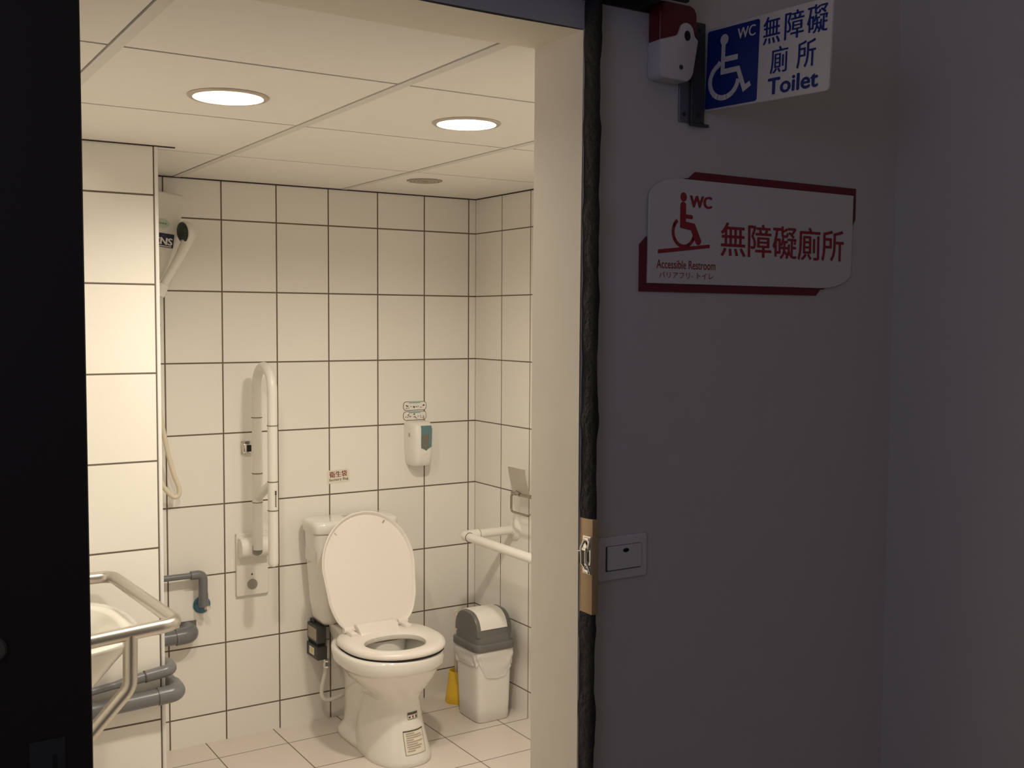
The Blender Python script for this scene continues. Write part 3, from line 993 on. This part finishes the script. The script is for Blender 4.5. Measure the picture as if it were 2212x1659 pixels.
# ------------------------------------------------------------------ shower heater, hand shower, hose
def heater():
    t = thing('water_heater', 'white electric shower heater half hidden behind the tiled pillar', 'heater', (-1.29, 0, 1.64))
    poly = [(-1.196, 1.805), (-1.180, 1.912), (-1.186, 1.921), (-1.385, 1.946), (-1.394, 1.940), (-1.400, 1.80), (-1.378, 1.66), (-1.360, 1.640), (-1.270, 1.630), (-1.250, 1.645)]
    obj('casing', MB().prism(poly, ((0, 0, 0), (1, 0, 0), (0, 0, 1)), 0.0, 0.078, 0.007, 3), M_plastic, t)
    a = radians(-7)
    pl = ((-1.250, -0.0782, 1.768), (cos(a), 0, sin(a)), (-sin(a), 0, cos(a)))
    lb = obj('label', MB().prism(rrect(-0.050, -0.023, 0.032, 0.023, 0.002), pl, 0, 0.0006), M_navy, t, 'navy label reading CNS')
    obj('lettering', MB().text('CNS', (-0.036, -0.0145, 0.027, 0.0085), pl, 0, 0.001, 0.0, ((0.0014, 0), (-0.0014, 0), (0, 0.0008))), M_stick, lb)
    k = MB().prism(rrect(-0.045, -0.0205, 0.026, -0.0175, 0.001), pl, 0.0006, 0.001)
    obj('small_print', k, M_film, lb)
    pl2 = ((-1.256, -0.0782, 1.824), (cos(a), 0, sin(a)), (-sin(a), 0, cos(a)))
    g = obj('energy_sticker', MB().disc((0, 0), 0.025, pl2, 0, 0.0006, 32, 0.016), M_stickgreen, t, 'pale green oval sticker')
    k = MB()
    for u in (-0.012, -0.004, 0.004, 0.012):
        k.prism(rrect(u - 0.0028, -0.003, u + 0.0028, 0.003, 0.0005), pl2, 0.0006, 0.001)
    obj('sticker_print', k, M_rubber, g)
heater()

def shower():
    t = thing('hand_shower', 'cream hand shower with dark spray face hanging beside the heater', 'shower head', (-1.255, -0.12, 1.62))
    hold = Vector((-1.266, -0.108, 1.612))
    head = Vector((-1.198, -0.125, 1.794))
    nrm = Vector((-0.955, -0.28, -0.10)).normalized()      # the way the spray face looks
    back = head - nrm * 0.030
    pts = [hold + Vector((-0.012, 0.002, -0.02)), hold, hold + Vector((0.030, -0.004, 0.052)), hold + Vector((0.058, -0.008, 0.104)), hold + Vector((0.078, -0.012, 0.148)), back + Vector((-0.006, 0.0, -0.006)), back + Vector((-0.012, 0.0, 0.020))]
    Q = []
    R = []
    rad = [0.0115, 0.0125, 0.014, 0.0155, 0.0185, 0.023, 0.018]
    for i in range(len(pts) - 1):
        p0 = pts[max(i - 1, 0)]; p1 = pts[i]; p2 = pts[i + 1]; p3 = pts[min(i + 2, len(pts) - 1)]
        for k in range(6):
            u = k / 6
            Q.append(0.5 * ((2 * p1) + (p2 - p0) * u + (2 * p0 - 5 * p1 + 4 * p2 - p3) * u * u + (3 * p1 - p0 - 3 * p2 + p3) * u ** 3))
            R.append(rad[i] + (rad[i + 1] - rad[i]) * u)
    Q.append(pts[-1]); R.append(rad[-1])
    obj('handle', MB().tube(Q, 0.013, 20, radii=R), M_plastic, t, smooth=60)
    h = MB()
    h.lathe([(0.012, -0.034), (0.024, -0.029), (0.033, -0.019), (0.0365, -0.008), (0.0365, 0.0), (0.034, 0.003)], head, nrm, n=36)
    obj('head', h, M_plastic, t, smooth=60)
    f = MB()
    f.lathe([(0.0335, 0.002), (0.033, 0.005), (0.026, 0.0075), (0.01, 0.0085)], head, nrm, n=36)
    face = obj('spray_face', f, M_spray, t, 'dark green-black spray face')
    # nozzle nubs
    u = nrm.orthogonal().normalized()
    v = nrm.cross(u)
    d = MB()
    for ring, cnt in ((0.009, 6), (0.018, 12), (0.026, 16)):
        for k in range(cnt):
            a = 2 * pi * k / cnt
            c = head + nrm * 0.0065 + (u * cos(a) + v * sin(a)) * ring
            d.lathe([(0.0014, 0.0), (0.001, 0.003)], c, nrm, n=6)
    obj('nozzles', d, M_grey_lid, face)
    # bracket that holds the handle
    t2 = thing('shower_bracket', 'cream wall bracket holding the hand shower below the heater', 'bracket', (-1.285, 0, 1.605))
    b = MB()
    b.lathe([(0.014, -0.028), (0.020, -0.024), (0.023, 0.0), (0.024, 0.016), (0.0155, 0.018)], hold + Vector((-0.006, 0, -0.006)), (0.32, 0, 0.95), n=28)
    b.box(-1.325, -1.275, -0.118, -0.085, 1.590, 1.622, 0.006, 2)
    obj('clip', b, M_plastic, t2)
    obj('arm', MB().box(-1.335, -1.300, -0.11, 0.0, 1.588, 1.624, 0.006, 2), M_plastic, t2)
    # hose
    t3 = thing('shower_hose', 'thin cream shower hose hanging in a loop beside the pillar', 'hose', (-1.25, -0.05, 0.9))
    pts = [Vector(p) for p in ((-1.283, -0.105, 1.578), (-1.292, -0.10, 1.50), (-1.292, -0.085, 1.40), (-1.283, -0.07, 1.30), (-1.268, -0.06, 1.20), (-1.246, -0.055, 1.08), (-1.224, -0.055, 0.985), (-1.206, -0.055, 0.935),
                               (-1.206, -0.055, 0.908), (-1.222, -0.055, 0.901), (-1.243, -0.055, 0.920), (-1.268, -0.055, 0.958), (-1.30, -0.05, 1.03), (-1.325, -0.04, 1.16), (-1.335, -0.03, 1.30), (-1.33, -0.02, 1.42))]
    Q = []
    for i in range(len(pts) - 1):
        p0 = pts[max(i - 1, 0)]; p1 = pts[i]; p2 = pts[i + 1]; p3 = pts[min(i + 2, len(pts) - 1)]
        for k in range(6):
            q = k / 6
            Q.append(0.5 * ((2 * p1) + (p2 - p0) * q + (2 * p0 - 5 * p1 + 4 * p2 - p3) * q * q + (3 * p1 - p0 - 3 * p2 + p3) * q ** 3))
    Q.append(pts[-1])
    obj('hose', MB().tube(Q, 0.0082, 14), M_hose, t3)
    # valve
    t4 = thing('shower_valve', 'grey domed shower valve mostly hidden by the pillar edge', 'valve', (-1.285, 0, 1.45))
    obj('body', MB().lathe([(0.034, -0.035), (0.036, -0.03), (0.036, 0.012), (0.034, 0.016)], (-1.291, -0.045, 1.465), n=32), M_white_pvc, t4)
    obj('band', MB().lathe([(0.0365, -0.012), (0.037, -0.006), (0.0365, 0.0)], (-1.291, -0.045, 1.465), n=32, cap0=False, cap1=False), M_chrome, t4)
    obj('dome', MB().lathe([(0.034, 0.015), (0.033, 0.028), (0.026, 0.045), (0.014, 0.054), (0.003, 0.057)], (-1.291, -0.045, 1.465), n=32), M_pvc, t4, 'grey dome cap')
    obj('stem', MB().tube([(-1.291, -0.045, 1.45), (-1.291, 0.0, 1.45)], 0.018, 18), M_chrome, t4)
shower()

# ------------------------------------------------------------------ grey pipes
def pipes():
    t = thing('tap_pipe', 'thin grey pipe turning down to a blue disc on the back wall', 'pipe', (-1.2, 0, 0.5))
    y, r = -0.040, 0.0105
    obj('pipe', MB().tube([(-1.408, y, 0.619), (-1.122, y, 0.619), (-1.122, y, 0.525)], r, 18, 0.02), M_pvc, t)
    e = MB()
    e.tube([(-1.165, y, 0.619), (-1.122, y, 0.619), (-1.122, y, 0.545)], 0.0155, 20, 0.022, 8)
    e.tube([(-1.122, y, 0.550), (-1.121, y, 0.505)], 0.0165, 20)
    obj('elbow', e, M_pvc, t)
    obj('wall_stub', MB().tube([(-1.121, y, 0.512), (-1.121, 0.0, 0.512)], 0.014, 18), M_pvc, t)
    obj('blue_disc', MB().lathe([(0.030, 0.0), (0.030, 0.006), (0.026, 0.010), (0.012, 0.012)], (-1.117, 0.0, 0.502), (0, -1, 0), n=32), M_blueplastic, t, 'blue plastic disc behind the pipe end')
    k = MB()
    k.lathe([(0.010, 0), (0.010, 0.012), (0.007, 0.016), (0.004, 0.016)], (-1.112, -0.046, 0.501), (0.1, -1, 0), n=20)
    obj('screw_cap', k, M_chrome, t, 'shiny metal screw cap')

    t = thing('wall_waste_pipe', 'thick short grey pipe with an elbow entering a cut hole in the back wall', 'pipe', (-1.25, 0, 0.41))
    y, r = -0.050, 0.0255
    obj('pipe', MB().tube([(-1.408, y, 0.413), (-1.205, y, 0.413)], r, 24), M_pvc, t)
    e = MB()
    e.tube([(-1.222, y, 0.413), (-1.168, y, 0.415), (-1.168, 0.0, 0.420)], r + 0.004, 24, 0.03, 8)
    obj('elbow', e, M_pvc, t)
    obj('cut_edge', MB().box(-1.194, -1.137, -0.004, 0.0, 0.415, 0.450), M_grey_lid, t, 'dark rough cutout around the pipe')

    t = thing('basin_drain_pipe', 'thin upper grey pipe running across the pillar below the basin', 'pipe', (-1.6, -0.65, 0.46))
    yc = -0.650
    obj('pipe', MB().tube([(-2.05, yc, 0.423), (-1.392, yc - 0.002, 0.501), (-1.388, -0.40, 0.498), (-1.388, 0.0, 0.495)], 0.0105, 20, 0.03), M_pvc, t)
    def along(q):
        return (-2.05 + 0.658 * q, yc - 0.001, 0.423 + 0.078 * q)
    e = MB()
    e.tube([along(0.885), (-1.392, yc - 0.002, 0.501), (-1.3882, -0.585, 0.4985)], 0.0170, 20, 0.03, 8)
    obj('elbow', e, M_pvc, t)
    obj('reducer', MB().tube([along(0.76), along(0.80), along(0.884)], 0.02, 20, radii=[0.0108, 0.0138, 0.0150]), M_pvc, t)
    obj('coupling', MB().tube([along(0.50), along(0.655)], 0.0140, 20), M_pvc, t)
    obj('joint_ring', MB().tube([along(0.881), along(0.887)], 0.0174, 20), M_ink, t, 'dark joint line')

    t = thing('main_waste_pipe', 'thickest grey waste pipe, lowest of those crossing the pillar', 'pipe', (-1.6, -0.67, 0.43))
    yd = -0.657
    obj('pipe', MB().tube([(-2.05, yd, 0.402), (-1.378, yd, 0.432), (-1.375, -0.30, 0.432), (-1.375, -0.08, 0.430)], 0.0225, 24, 0.045), M_pvc, t)
    e = MB()
    e.tube([(-1.435, yd, 0.4295), (-1.378, yd, 0.432), (-1.375, -0.59, 0.432)], 0.0252, 24, 0.045, 8)
    obj('elbow', e, M_pvc, t)
pipes()

# ------------------------------------------------------------------ basin and its steel rail
def basin():
    t = thing('wash_basin', 'white oval wash basin behind the steel rail at the left', 'basin', (-1.80, -0.96, 0.5))
    xc, yc = -1.80, -0.955
    m = MB()
    def S(a, b, z, dx=0.0, n=2.5):
        return sring(xc + dx, yc, a, b, z, n, 72)
    rows = [S(0.05, 0.07, 0.45, -0.06), S(0.075, 0.10, 0.47, -0.05), S(0.11, 0.14, 0.55, -0.035), S(0.155, 0.19, 0.63, -0.02), S(0.195, 0.225, 0.69, -0.008), S(0.218, 0.25, 0.725), S(0.228, 0.262, 0.738), S(0.232, 0.266, 0.744), S(0.231, 0.265, 0.750), S(0.225, 0.259, 0.753),
            S(0.192, 0.222, 0.751, 0.0), S(0.186, 0.215, 0.746), S(0.175, 0.20, 0.71), S(0.14, 0.165, 0.66), S(0.08, 0.10, 0.625), S(0.02, 0.03, 0.615)]
    m.loft(rows)
    b = obj('bowl', m, M_ceramic, t, smooth=50)
    obj('back_ledge', MB().box(-2.05, -1.93, yc - 0.25, yc + 0.25, 0.62, 0.765, 0.02, 3), M_ceramic, t)
    obj('drain', MB().lathe([(0.022, 0), (0.020, 0.003)], (xc, yc, 0.615), n=24), M_chrome, b)
    fa = MB()
    fa.tube([(-1.99, yc, 0.765), (-1.99, yc, 0.90), (-1.90, yc, 0.90), (-1.88, yc, 0.88)], 0.012, 16, 0.03)
    fa.lathe([(0.022, 0), (0.02, 0.02)], (-1.99, yc, 0.765), n=24)
    obj('faucet', fa, M_chrome, t)
    # rail
    t = thing('basin_rail', 'brushed stainless safety rail wrapping around the front of the wash basin', 'grab rail', (-1.8, -0.96, 0.5))
    z, r = 0.800, 0.0162
    yn, yf, xf = -1.240, -0.684, -1.531
    obj('rail', MB().tube([(-2.05, yf, z), (xf - 0.030, yf, z), (xf, yn, z), (-2.05, yn, z - 0.036)], r, 28, 0.040, 10), M_steel, t, smooth=60)
    for y, x in ((yn, -1.640), (yf, -1.760)):
        obj('leg', MB().tube([(x, y, z - 0.01), (x - 0.002, y, 0.668), (x - 0.19, y, 0.47), (-2.05, y, 0.45)], r, 28, 0.05, 10), M_steel, t, smooth=60)
    for y in (yn, yf):
        for zz in (z - 0.036 if y == yn else z, 0.45):
            obj('flange', MB().lathe([(0.04, 0), (0.04, 0.004), (0.034, 0.007)], (-2.05, y, zz), (1, 0, 0), n=28), M_steel, t)
basin()

# ------------------------------------------------------------------ entrance: sliding door, track, seal, strike
def entrance():
    d = thing('sliding_door', 'black sliding door leaf standing open at the left edge', 'door', (-2.4, -2.32, 0.0))
    obj('leaf', MB().box(-2.90, -1.934, -2.338, -2.302, 0.012, 2.06, 0.0015, 1), M_black, d)
    pl = ((0, -2.338, 0), (1, 0, 0), (0, 0, 1))
    p = obj('pull_plate', MB().prism(rrect(-2.008, 0.80, -1.967, 0.9905, 0.0012), pl, 0, 0.0015), M_plate, d, 'grey metal lock plate low on the leaf')
    obj('slot', MB().prism(rrect(-1.9815, 0.83, -1.9765, 0.971, 0.001), pl, 0.0015, 0.0019), M_dark, p, 'dark vertical slot')
    obj('knob', MB().lathe([(0.016, 0), (0.016, 0.004), (0.013, 0.008), (0.008, 0.009)], (-2.046, -2.338, 1.112), (0, -1, 0), n=28), M_knob, d, 'round grey thumb turn')
    k = thing('door_track', 'black overhead sliding door track above the doorway', 'track', (-2.0, -2.33, 2.03))
    m = MB()
    m.box(-3.2, -0.992, -2.372, YO, 2.064, 2.12, 0.002, 1)
    m.box(-3.2, -0.992, -2.372, -2.362, 2.030, 2.07, 0.002, 1)
    m.box(-3.2, -0.992, -2.300, YO, 2.026, 2.07)
    obj('rail_profile', m, M_track, k)
    m = MB()  # pale strips imitate the highlight lines on the track's front edge
    m.box(-3.2, -1.02, -2.374, -2.371, 2.046, 2.049)
    m.box(-3.2, -1.05, -2.374, -2.371, 2.036, 2.039)
    obj('edge_highlight', m, M_alu, k, 'grey strips standing in for highlights along the track edge')

    def seal(name, z0, z1, label, seed):
        rnd = random.Random(seed)
        N = max(6, int((z1 - z0) / 0.012))
        rows = []
        f1, f2, f3 = rnd.uniform(0, 6), rnd.uniform(0, 6), rnd.uniform(0, 6)
        for i in range(N + 1):
            z = z0 + (z1 - z0) * i / N
            wob = 0.0016 * sin(z * 41 + f1) + 0.0012 * sin(z * 93 + f2) + rnd.uniform(-0.0006, 0.0006)
            wob2 = 0.0018 * sin(z * 29 + f3) + rnd.uniform(-0.0005, 0.0005)
            x0, x1, y0, y1 = XJ + 0.0005 + wob * 0.6, XJ + 0.0145 + wob2, -2.3265 + wob, YO
            rows.append([Vector((x0, y1, z)), Vector((x0 + wob * 0.5, (y0 + y1) / 2, z)), Vector((x0 + 0.002, y0 + 0.003, z)), Vector((x0 + 0.006, y0, z)), Vector(((x0 + x1) / 2 + 0.002, y0 + wob2, z)), Vector((x1 - 0.003, y0 + 0.002, z)), Vector((x1, y0 + 0.008, z)), Vector((x1, y1, z))])
        o = obj(name, MB().loft(rows), M_foam, None, smooth=60)
        tag(o, label, 'seal', 'foam door seals')
    seal('door_seal', 1.181, 2.0245, 'long lumpy black foam seal on the door jamb above the wooden block', 2)
    seal('door_seal', 0.002, 1.021, 'lumpy black foam seal on the door jamb below the wooden block', 4)
    wb = thing('strike_block', 'pale wooden block with a chrome latch strike on the door jamb', 'latch block', (XJ, -2.31, 1.02))
    obj('block', MB().box(XJ, XJ + 0.0135, -2.330, YO, 1.0215, 1.1805, 0.0015, 2), M_wood, wb)
    s = MB()
    xs = XJ - 0.0015
    s.box(XJ - 0.0025, XJ + 0.0003, -2.3285, -2.306, 1.088, 1.152, 0.001, 1)
    obj('strike_plate', s, M_chrome, wb, 'chrome strike plate')
    s = MB()
    s.tube([(xs, -2.3255, 1.148), (xs - 0.002, -2.3265, 1.146), (xs - 0.004, -2.3255, 1.132), (xs - 0.0075, -2.3235, 1.126), (xs - 0.0075, -2.3235, 1.110), (xs - 0.004, -2.3255, 1.104), (xs, -2.3265, 1.092)], 0.0022, 10, 0.003)
    s.tube([(xs, -2.313, 1.148), (xs - 0.004, -2.312, 1.140), (xs - 0.0085, -2.312, 1.132), (xs - 0.0085, -2.313, 1.108), (xs - 0.003, -2.315, 1.100), (xs, -2.315, 1.092)], 0.0022, 10, 0.003)
    s.box(xs - 0.009, xs - 0.005, -2.3255, -2.310, 1.1285, 1.1335, 0.001, 1)
    s.box(xs - 0.005, xs, -2.3265, -2.312, 1.144, 1.150, 0.002, 2)
    s.box(xs - 0.005, xs, -2.3265, -2.314, 1.090, 1.097, 0.002, 2)
    obj('latch_loop', s, M_chrome, wb, 'bent chrome loop of the strike')
    obj('keeper_tab', MB().box(xs - 0.013, xs + 0.001, -2.311, -2.309, 1.104, 1.128, 0.0008, 1), M_steel, wb)
entrance()

# ------------------------------------------------------------------ light switch
def switch():
    t = thing('light_switch', 'white wall switch plate with one wide rocker beside the doorway', 'switch', (-1.06, YO, 1.1))
    pl = ((0, YO, 0), (1, 0, 0), (0, 0, 1))
    p = obj('plate', MB().prism(rrect(-1.118, 1.066, -1.010, 1.141, 0.004), pl, 0, 0.007, 0.003, 2), M_signwhite, t)
    obj('recess', MB().prism(rrect(-1.1005, 1.0825, -1.0255, 1.1255, 0.001), pl, 0.0065, 0.0075), M_dark, p)
    obj('rocker', MB().prism(rrect(-1.0985, 1.0845, -1.026, 1.1250, 0.001), pl, 0.0065, 0.0115, 0.001, 1), M_signwhite, p)
    obj('indicator', MB().disc((-1.0605, 1.1165), 0.0062, pl, 0.0115, 0.0119, 24, 0.0036), M_dark, p, 'small dark oval indicator')
switch()

# ------------------------------------------------------------------ alarm light
def alarm():
    t = thing('alarm_beacon', 'red and white emergency call beacon on the wall beside the track', 'alarm', (-0.98, YO, 1.98))
    pl = ((0, YO, 0), (1, 0, 0), (0, 0, 1))
    red = [(-1.017, 1.972), (-0.934, 1.972), (-0.934, 2.024)] + [(-0.951 + 0.017 * cos(radians(a)), 2.026 + 0.017 * sin(radians(a))) for a in range(0, 91, 15)] + \
          [(-1.004 + 0.013 * cos(radians(a)), 2.030 + 0.013 * sin(radians(a))) for a in range(90, 181, 15)]
    obj('beacon', MB().prism(red, pl, 0, 0.031, 0.004, 3), M_lens, t, 'dark red beacon shell')
    wh = [(-1.0185, 1.923), (-1.0165, 1.917), (-1.010, 1.914), (-0.958, 1.9135), (-0.949, 1.919), (-0.944, 1.929), (-0.933, 1.986), (-0.940, 1.990)]
    wh += [(-0.9595 + 0.0165 * cos(radians(a)), 1.996 + 0.0165 * sin(radians(a))) for a in range(0, 181, 18)]
    wh += [(-0.980, 1.989), (-0.995, 1.984), (-1.0185, 1.977)]
    h = obj('housing', MB().prism(wh, pl, 0, 0.0345, 0.0035, 2), M_signwhite, t, 'white lower housing')
    obj('sounder_hole', MB().disc((-0.9595, 1.990), 0.0066, pl, 0.0345, 0.0350, 24, 0.0085), M_dark, h, 'round black hole')
    obj('screw_hole', MB().disc((-0.9725, 1.936), 0.0042, pl, 0.0345, 0.0350, 16), M_alu_dark, h)
alarm()

# ------------------------------------------------------------------ wheelchair pictogram (2D, unit box 1 x 1)
def pictogram(tgt, pl, u0, v0, su, sv, d0, top, style):
    P = lambda a: [(u0 + x * su, v0 + y * sv) for x, y in a]
    class Stack:             # every stroke a hair higher than the last, so that none lie in one plane
        k = 0
        def disc(s, c, r, pl, a, b, *q):
            s.k += 1
            tgt.disc(c, r, pl, a, b + s.k * 0.00003, *q)
        def stroke(s, pts, wd, pl, a, b):
            s.k += 1
            tgt.stroke(pts, wd, pl, a, b + s.k * 0.00003)
    mb = Stack()
    d1 = top
    if style == 'thin':
        w_ = 0.085 * (su + sv) / 2
        mb.disc(P([(0.34, 0.905)])[0], 0.095 * su, pl, d0, d1, 24, 0.085 * sv)
        mb.stroke(P([(0.325, 0.86), (0.325, 0.415), (0.70, 0.415), (0.86, 0.10), (1.0, 0.16)]), w_, pl, d0, d1)
        mb.stroke(P([(0.325, 0.60), (0.68, 0.60)]), w_, pl, d0, d1)
        mb.stroke(P([(0.24 + 0.02, 0.575)] + [(0.37 + 0.345 * cos(radians(a)), 0.285 + 0.27 * sin(radians(a))) for a in range(115, 362, 12)]), w_, pl, d0, d1)
    else:
        w_ = 0.16 * (su + sv) / 2
        mb.disc(P([(0.41, 0.92)])[0], 0.105 * su, pl, d0, d1, 24, 0.083 * sv)
        mb.stroke(P([(0.40, 0.765), (0.40, 0.42), (0.74, 0.385), (0.93, 0.13)]), w_, pl, d0, d1)
        mb.disc(P([(0.40, 0.765)])[0], w_ / 2, pl, d0, d1, 20)
        mb.disc(P([(0.93, 0.13)])[0], w_ / 2, pl, d0, d1, 20)
        mb.disc(P([(0.40, 0.42)])[0], w_ / 2, pl, d0, d1, 20)
        mb.disc(P([(0.74, 0.385)])[0], w_ / 2, pl, d0, d1, 20)
        mb.stroke(P([(0.42, 0.575), (0.68, 0.565)]), w_ * 0.55, pl, d0, d1)
        mb.disc(P([(0.68, 0.565)])[0], w_ * 0.275, pl, d0, d1, 16)
        mb.stroke(P([(0.43 + 0.36 * cos(radians(a)), 0.285 + 0.26 * sin(radians(a))) for a in range(128, 362, 12)]), w_ * 0.46, pl, d0, d1)

# ------------------------------------------------------------------ wall sign, red on white
def wall_sign():
    t = thing('restroom_wall_sign', 'white and maroon accessible restroom sign mounted flat on the dark wall', 'sign', (-0.76, YO, 1.66))
    pl = ((0, YO, 0), (1, 0, 0), (0, 0, 1))
    fr = MB()
    fr.prism([(-1.031, 1.558), (-0.596, 1.558), (-0.581, 1.5725), (-1.0165, 1.5725), (-1.0165, 1.652), (-1.031, 1.638)], pl, 0, 0.003)
    fr.prism([(-0.488, 1.769), (-0.488, 1.709), (-0.4995, 1.690), (-0.4995, 1.7545), (-0.927, 1.7545), (-0.908, 1.769)], pl, 0, 0.003)
    fr.prism([(-1.02, 1.570), (-0.575, 1.570), (-0.505, 1.62), (-0.497, 1.757), (-0.93, 1.757), (-1.0, 1.73)], pl, 0, 0.0025)
    obj('frame', fr, M_maroon, t, 'maroon corner frame behind the panel')
    def arcp(c, rx, ry, a0, a1, n=8):
        return [(c[0] + rx * cos(radians(a0 + (a1 - a0) * i / n)), c[1] + ry * sin(radians(a0 + (a1 - a0) * i / n))) for i in range(n + 1)]
    pan = [(-1.0165, 1.5725), (-0.588, 1.5725)] + arcp((-0.588, 1.606), 0.0870, 0.0335, 275, 355, 10) + [(-0.4985, 1.7545)] + \
          [(-0.945, 1.7545)] + arcp((-0.945, 1.716), 0.0700, 0.0385, 95, 172, 10)
    p = obj('panel', MB().prism(pan, pl, 0.0025, 0.0065, 0.0006, 1), M_signwhite, t, 'white panel with two rounded corners')
    d0, d1 = 0.0065, 0.0070
    m = MB()
    pictogram(m, pl, -0.966, 1.6355, 0.068, 0.0955, d0, d1, 'bold')
    m.prism([(-0.9945, 1.6235), (-0.8755, 1.6375), (-0.8755, 1.6435), (-0.9945, 1.6305)], pl, d0, d1)
    obj('pictogram', m, M_red, p, 'red wheelchair pictogram on a ramp')
    obj('wc_lettering', MB().text('WC', (-0.9225, 1.7065, -0.873, 1.7270), pl, d0, d1, 0.0, ((0.0016, 0), (-0.0016, 0), (0.0008, 0.0006), (-0.0008, -0.0006))), M_red, p, 'red letters WC')
    obj('chinese_lettering', MB().text('無障礙廁所', (-0.849, 1.6245, -0.5255, 1.6855), pl, d0, d1, 0.0, ((0.0008, 0), (-0.0008, 0), (0, 0.0007))), M_red, p, 'large red Chinese characters')
    obj('english_lettering', MB().text('Accessible Restroom', (-0.9975, 1.5985, -0.861, 1.6135), pl, d0, d1, 0.006), M_red, p, 'small red words Accessible Restroom')
    obj('japanese_lettering', MB().text('バリアフリ- トイレ', (-0.991, 1.582, -0.866, 1.593), pl, d0, d1), M_red, p, 'small Japanese lettering')
wall_sign()

# ------------------------------------------------------------------ projecting flag sign
def flag_sign():
    t = thing('toilet_flag_sign', 'blue and white toilet flag sign projecting from the wall', 'sign', (-0.890, YO, 1.95))
    X = -0.890
    br = MB()
    br.box(-0.948, -0.908, -2.2985, YO, 1.8525, 2.025, 0.0008, 1)
    obj('wall_flange', br, M_alu, t, 'grey metal mounting flange')
    br = MB()
    br.box(-0.926, -0.8955, -2.305, -2.2985, 1.8525, 2.025, 0.0008, 1)
    br.box(-0.926, -0.884, -2.305, -2.2985, 1.8475, 1.8525, 0.0008, 1)
    obj('channel', br, M_alu_dark, t)
    for z in (1.866, 2.012):
        obj('screw', MB().lathe([(0.0035, 0), (0.003, 0.0015)], (-0.937, -2.2985, z), (0, -1, 0), n=14), M_track, t)
        obj('screw', MB().lathe([(0.0035, 0), (0.003, 0.0015)], (-0.909, -2.305, z), (0, -1, 0), n=14), M_track, t)
    a = radians(-2.2)                      # the panel sags a little at its free end
    right = Vector((0, -cos(a), sin(a)))
    up = Vector((0, sin(a), cos(a)))
    pl = ((X, -2.297, 1.946), right, up)
    W, H = 0.283, 0.0710
    p = obj('panel', MB().prism(rrect(0.0, -H, W, H, 0.007), pl, -0.004, 0.0, 0.0008, 1), M_signwhite, t)
    d0, d1 = 0.0, 0.0005
    f = obj('blue_field', MB().prism(rrect(0.0055, -0.0675, 0.130, 0.0655, 0.005), pl, d0, d1), M_blue, p, 'dark blue square')
    m = MB()
    pictogram(m, pl, 0.014, -0.054, 0.100, 0.110, d1, 0.001, 'thin')
    obj('pictogram', m, M_signwhite, f, 'white wheelchair pictogram')
    obj('wc_lettering', MB().text('WC', (0.080, 0.0405, 0.121, 0.0585), pl, d1, 0.001, 0.0, ((0.0006, 0), (-0.0006, 0))), M_signwhite, f, 'white letters WC')
    HV = ((0.0006, 0), (-0.0006, 0))
    m = MB()
    m.text('無', (0.139, 0.02, 0.176, 0.064), pl, d0, d1, 0.0, HV)
    m.text('障', (0.186, 0.02, 0.226, 0.064), pl, d0, d1, 0.0, HV)
    m.text('礙', (0.233, 0.02, 0.274, 0.064), pl, d0, d1, 0.0, HV)
    m.text('廁', (0.158, -0.029, 0.195, 0.013), pl, d0, d1, 0.0, HV)
    m.text('所', (0.215, -0.029, 0.253, 0.013), pl, d0, d1, 0.0, HV)
    obj('chinese_lettering', m, M_blue, p, 'blue Chinese characters')
    obj('english_lettering', MB().text('Toilet', (0.155, -0.062, 0.260, -0.0365), pl, d0, d1, 0.0, ((0.0012, 0), (-0.0012, 0), (0, 0.0008), (0, -0.0008))), M_blue, p, 'blue word Toilet')
flag_sign()
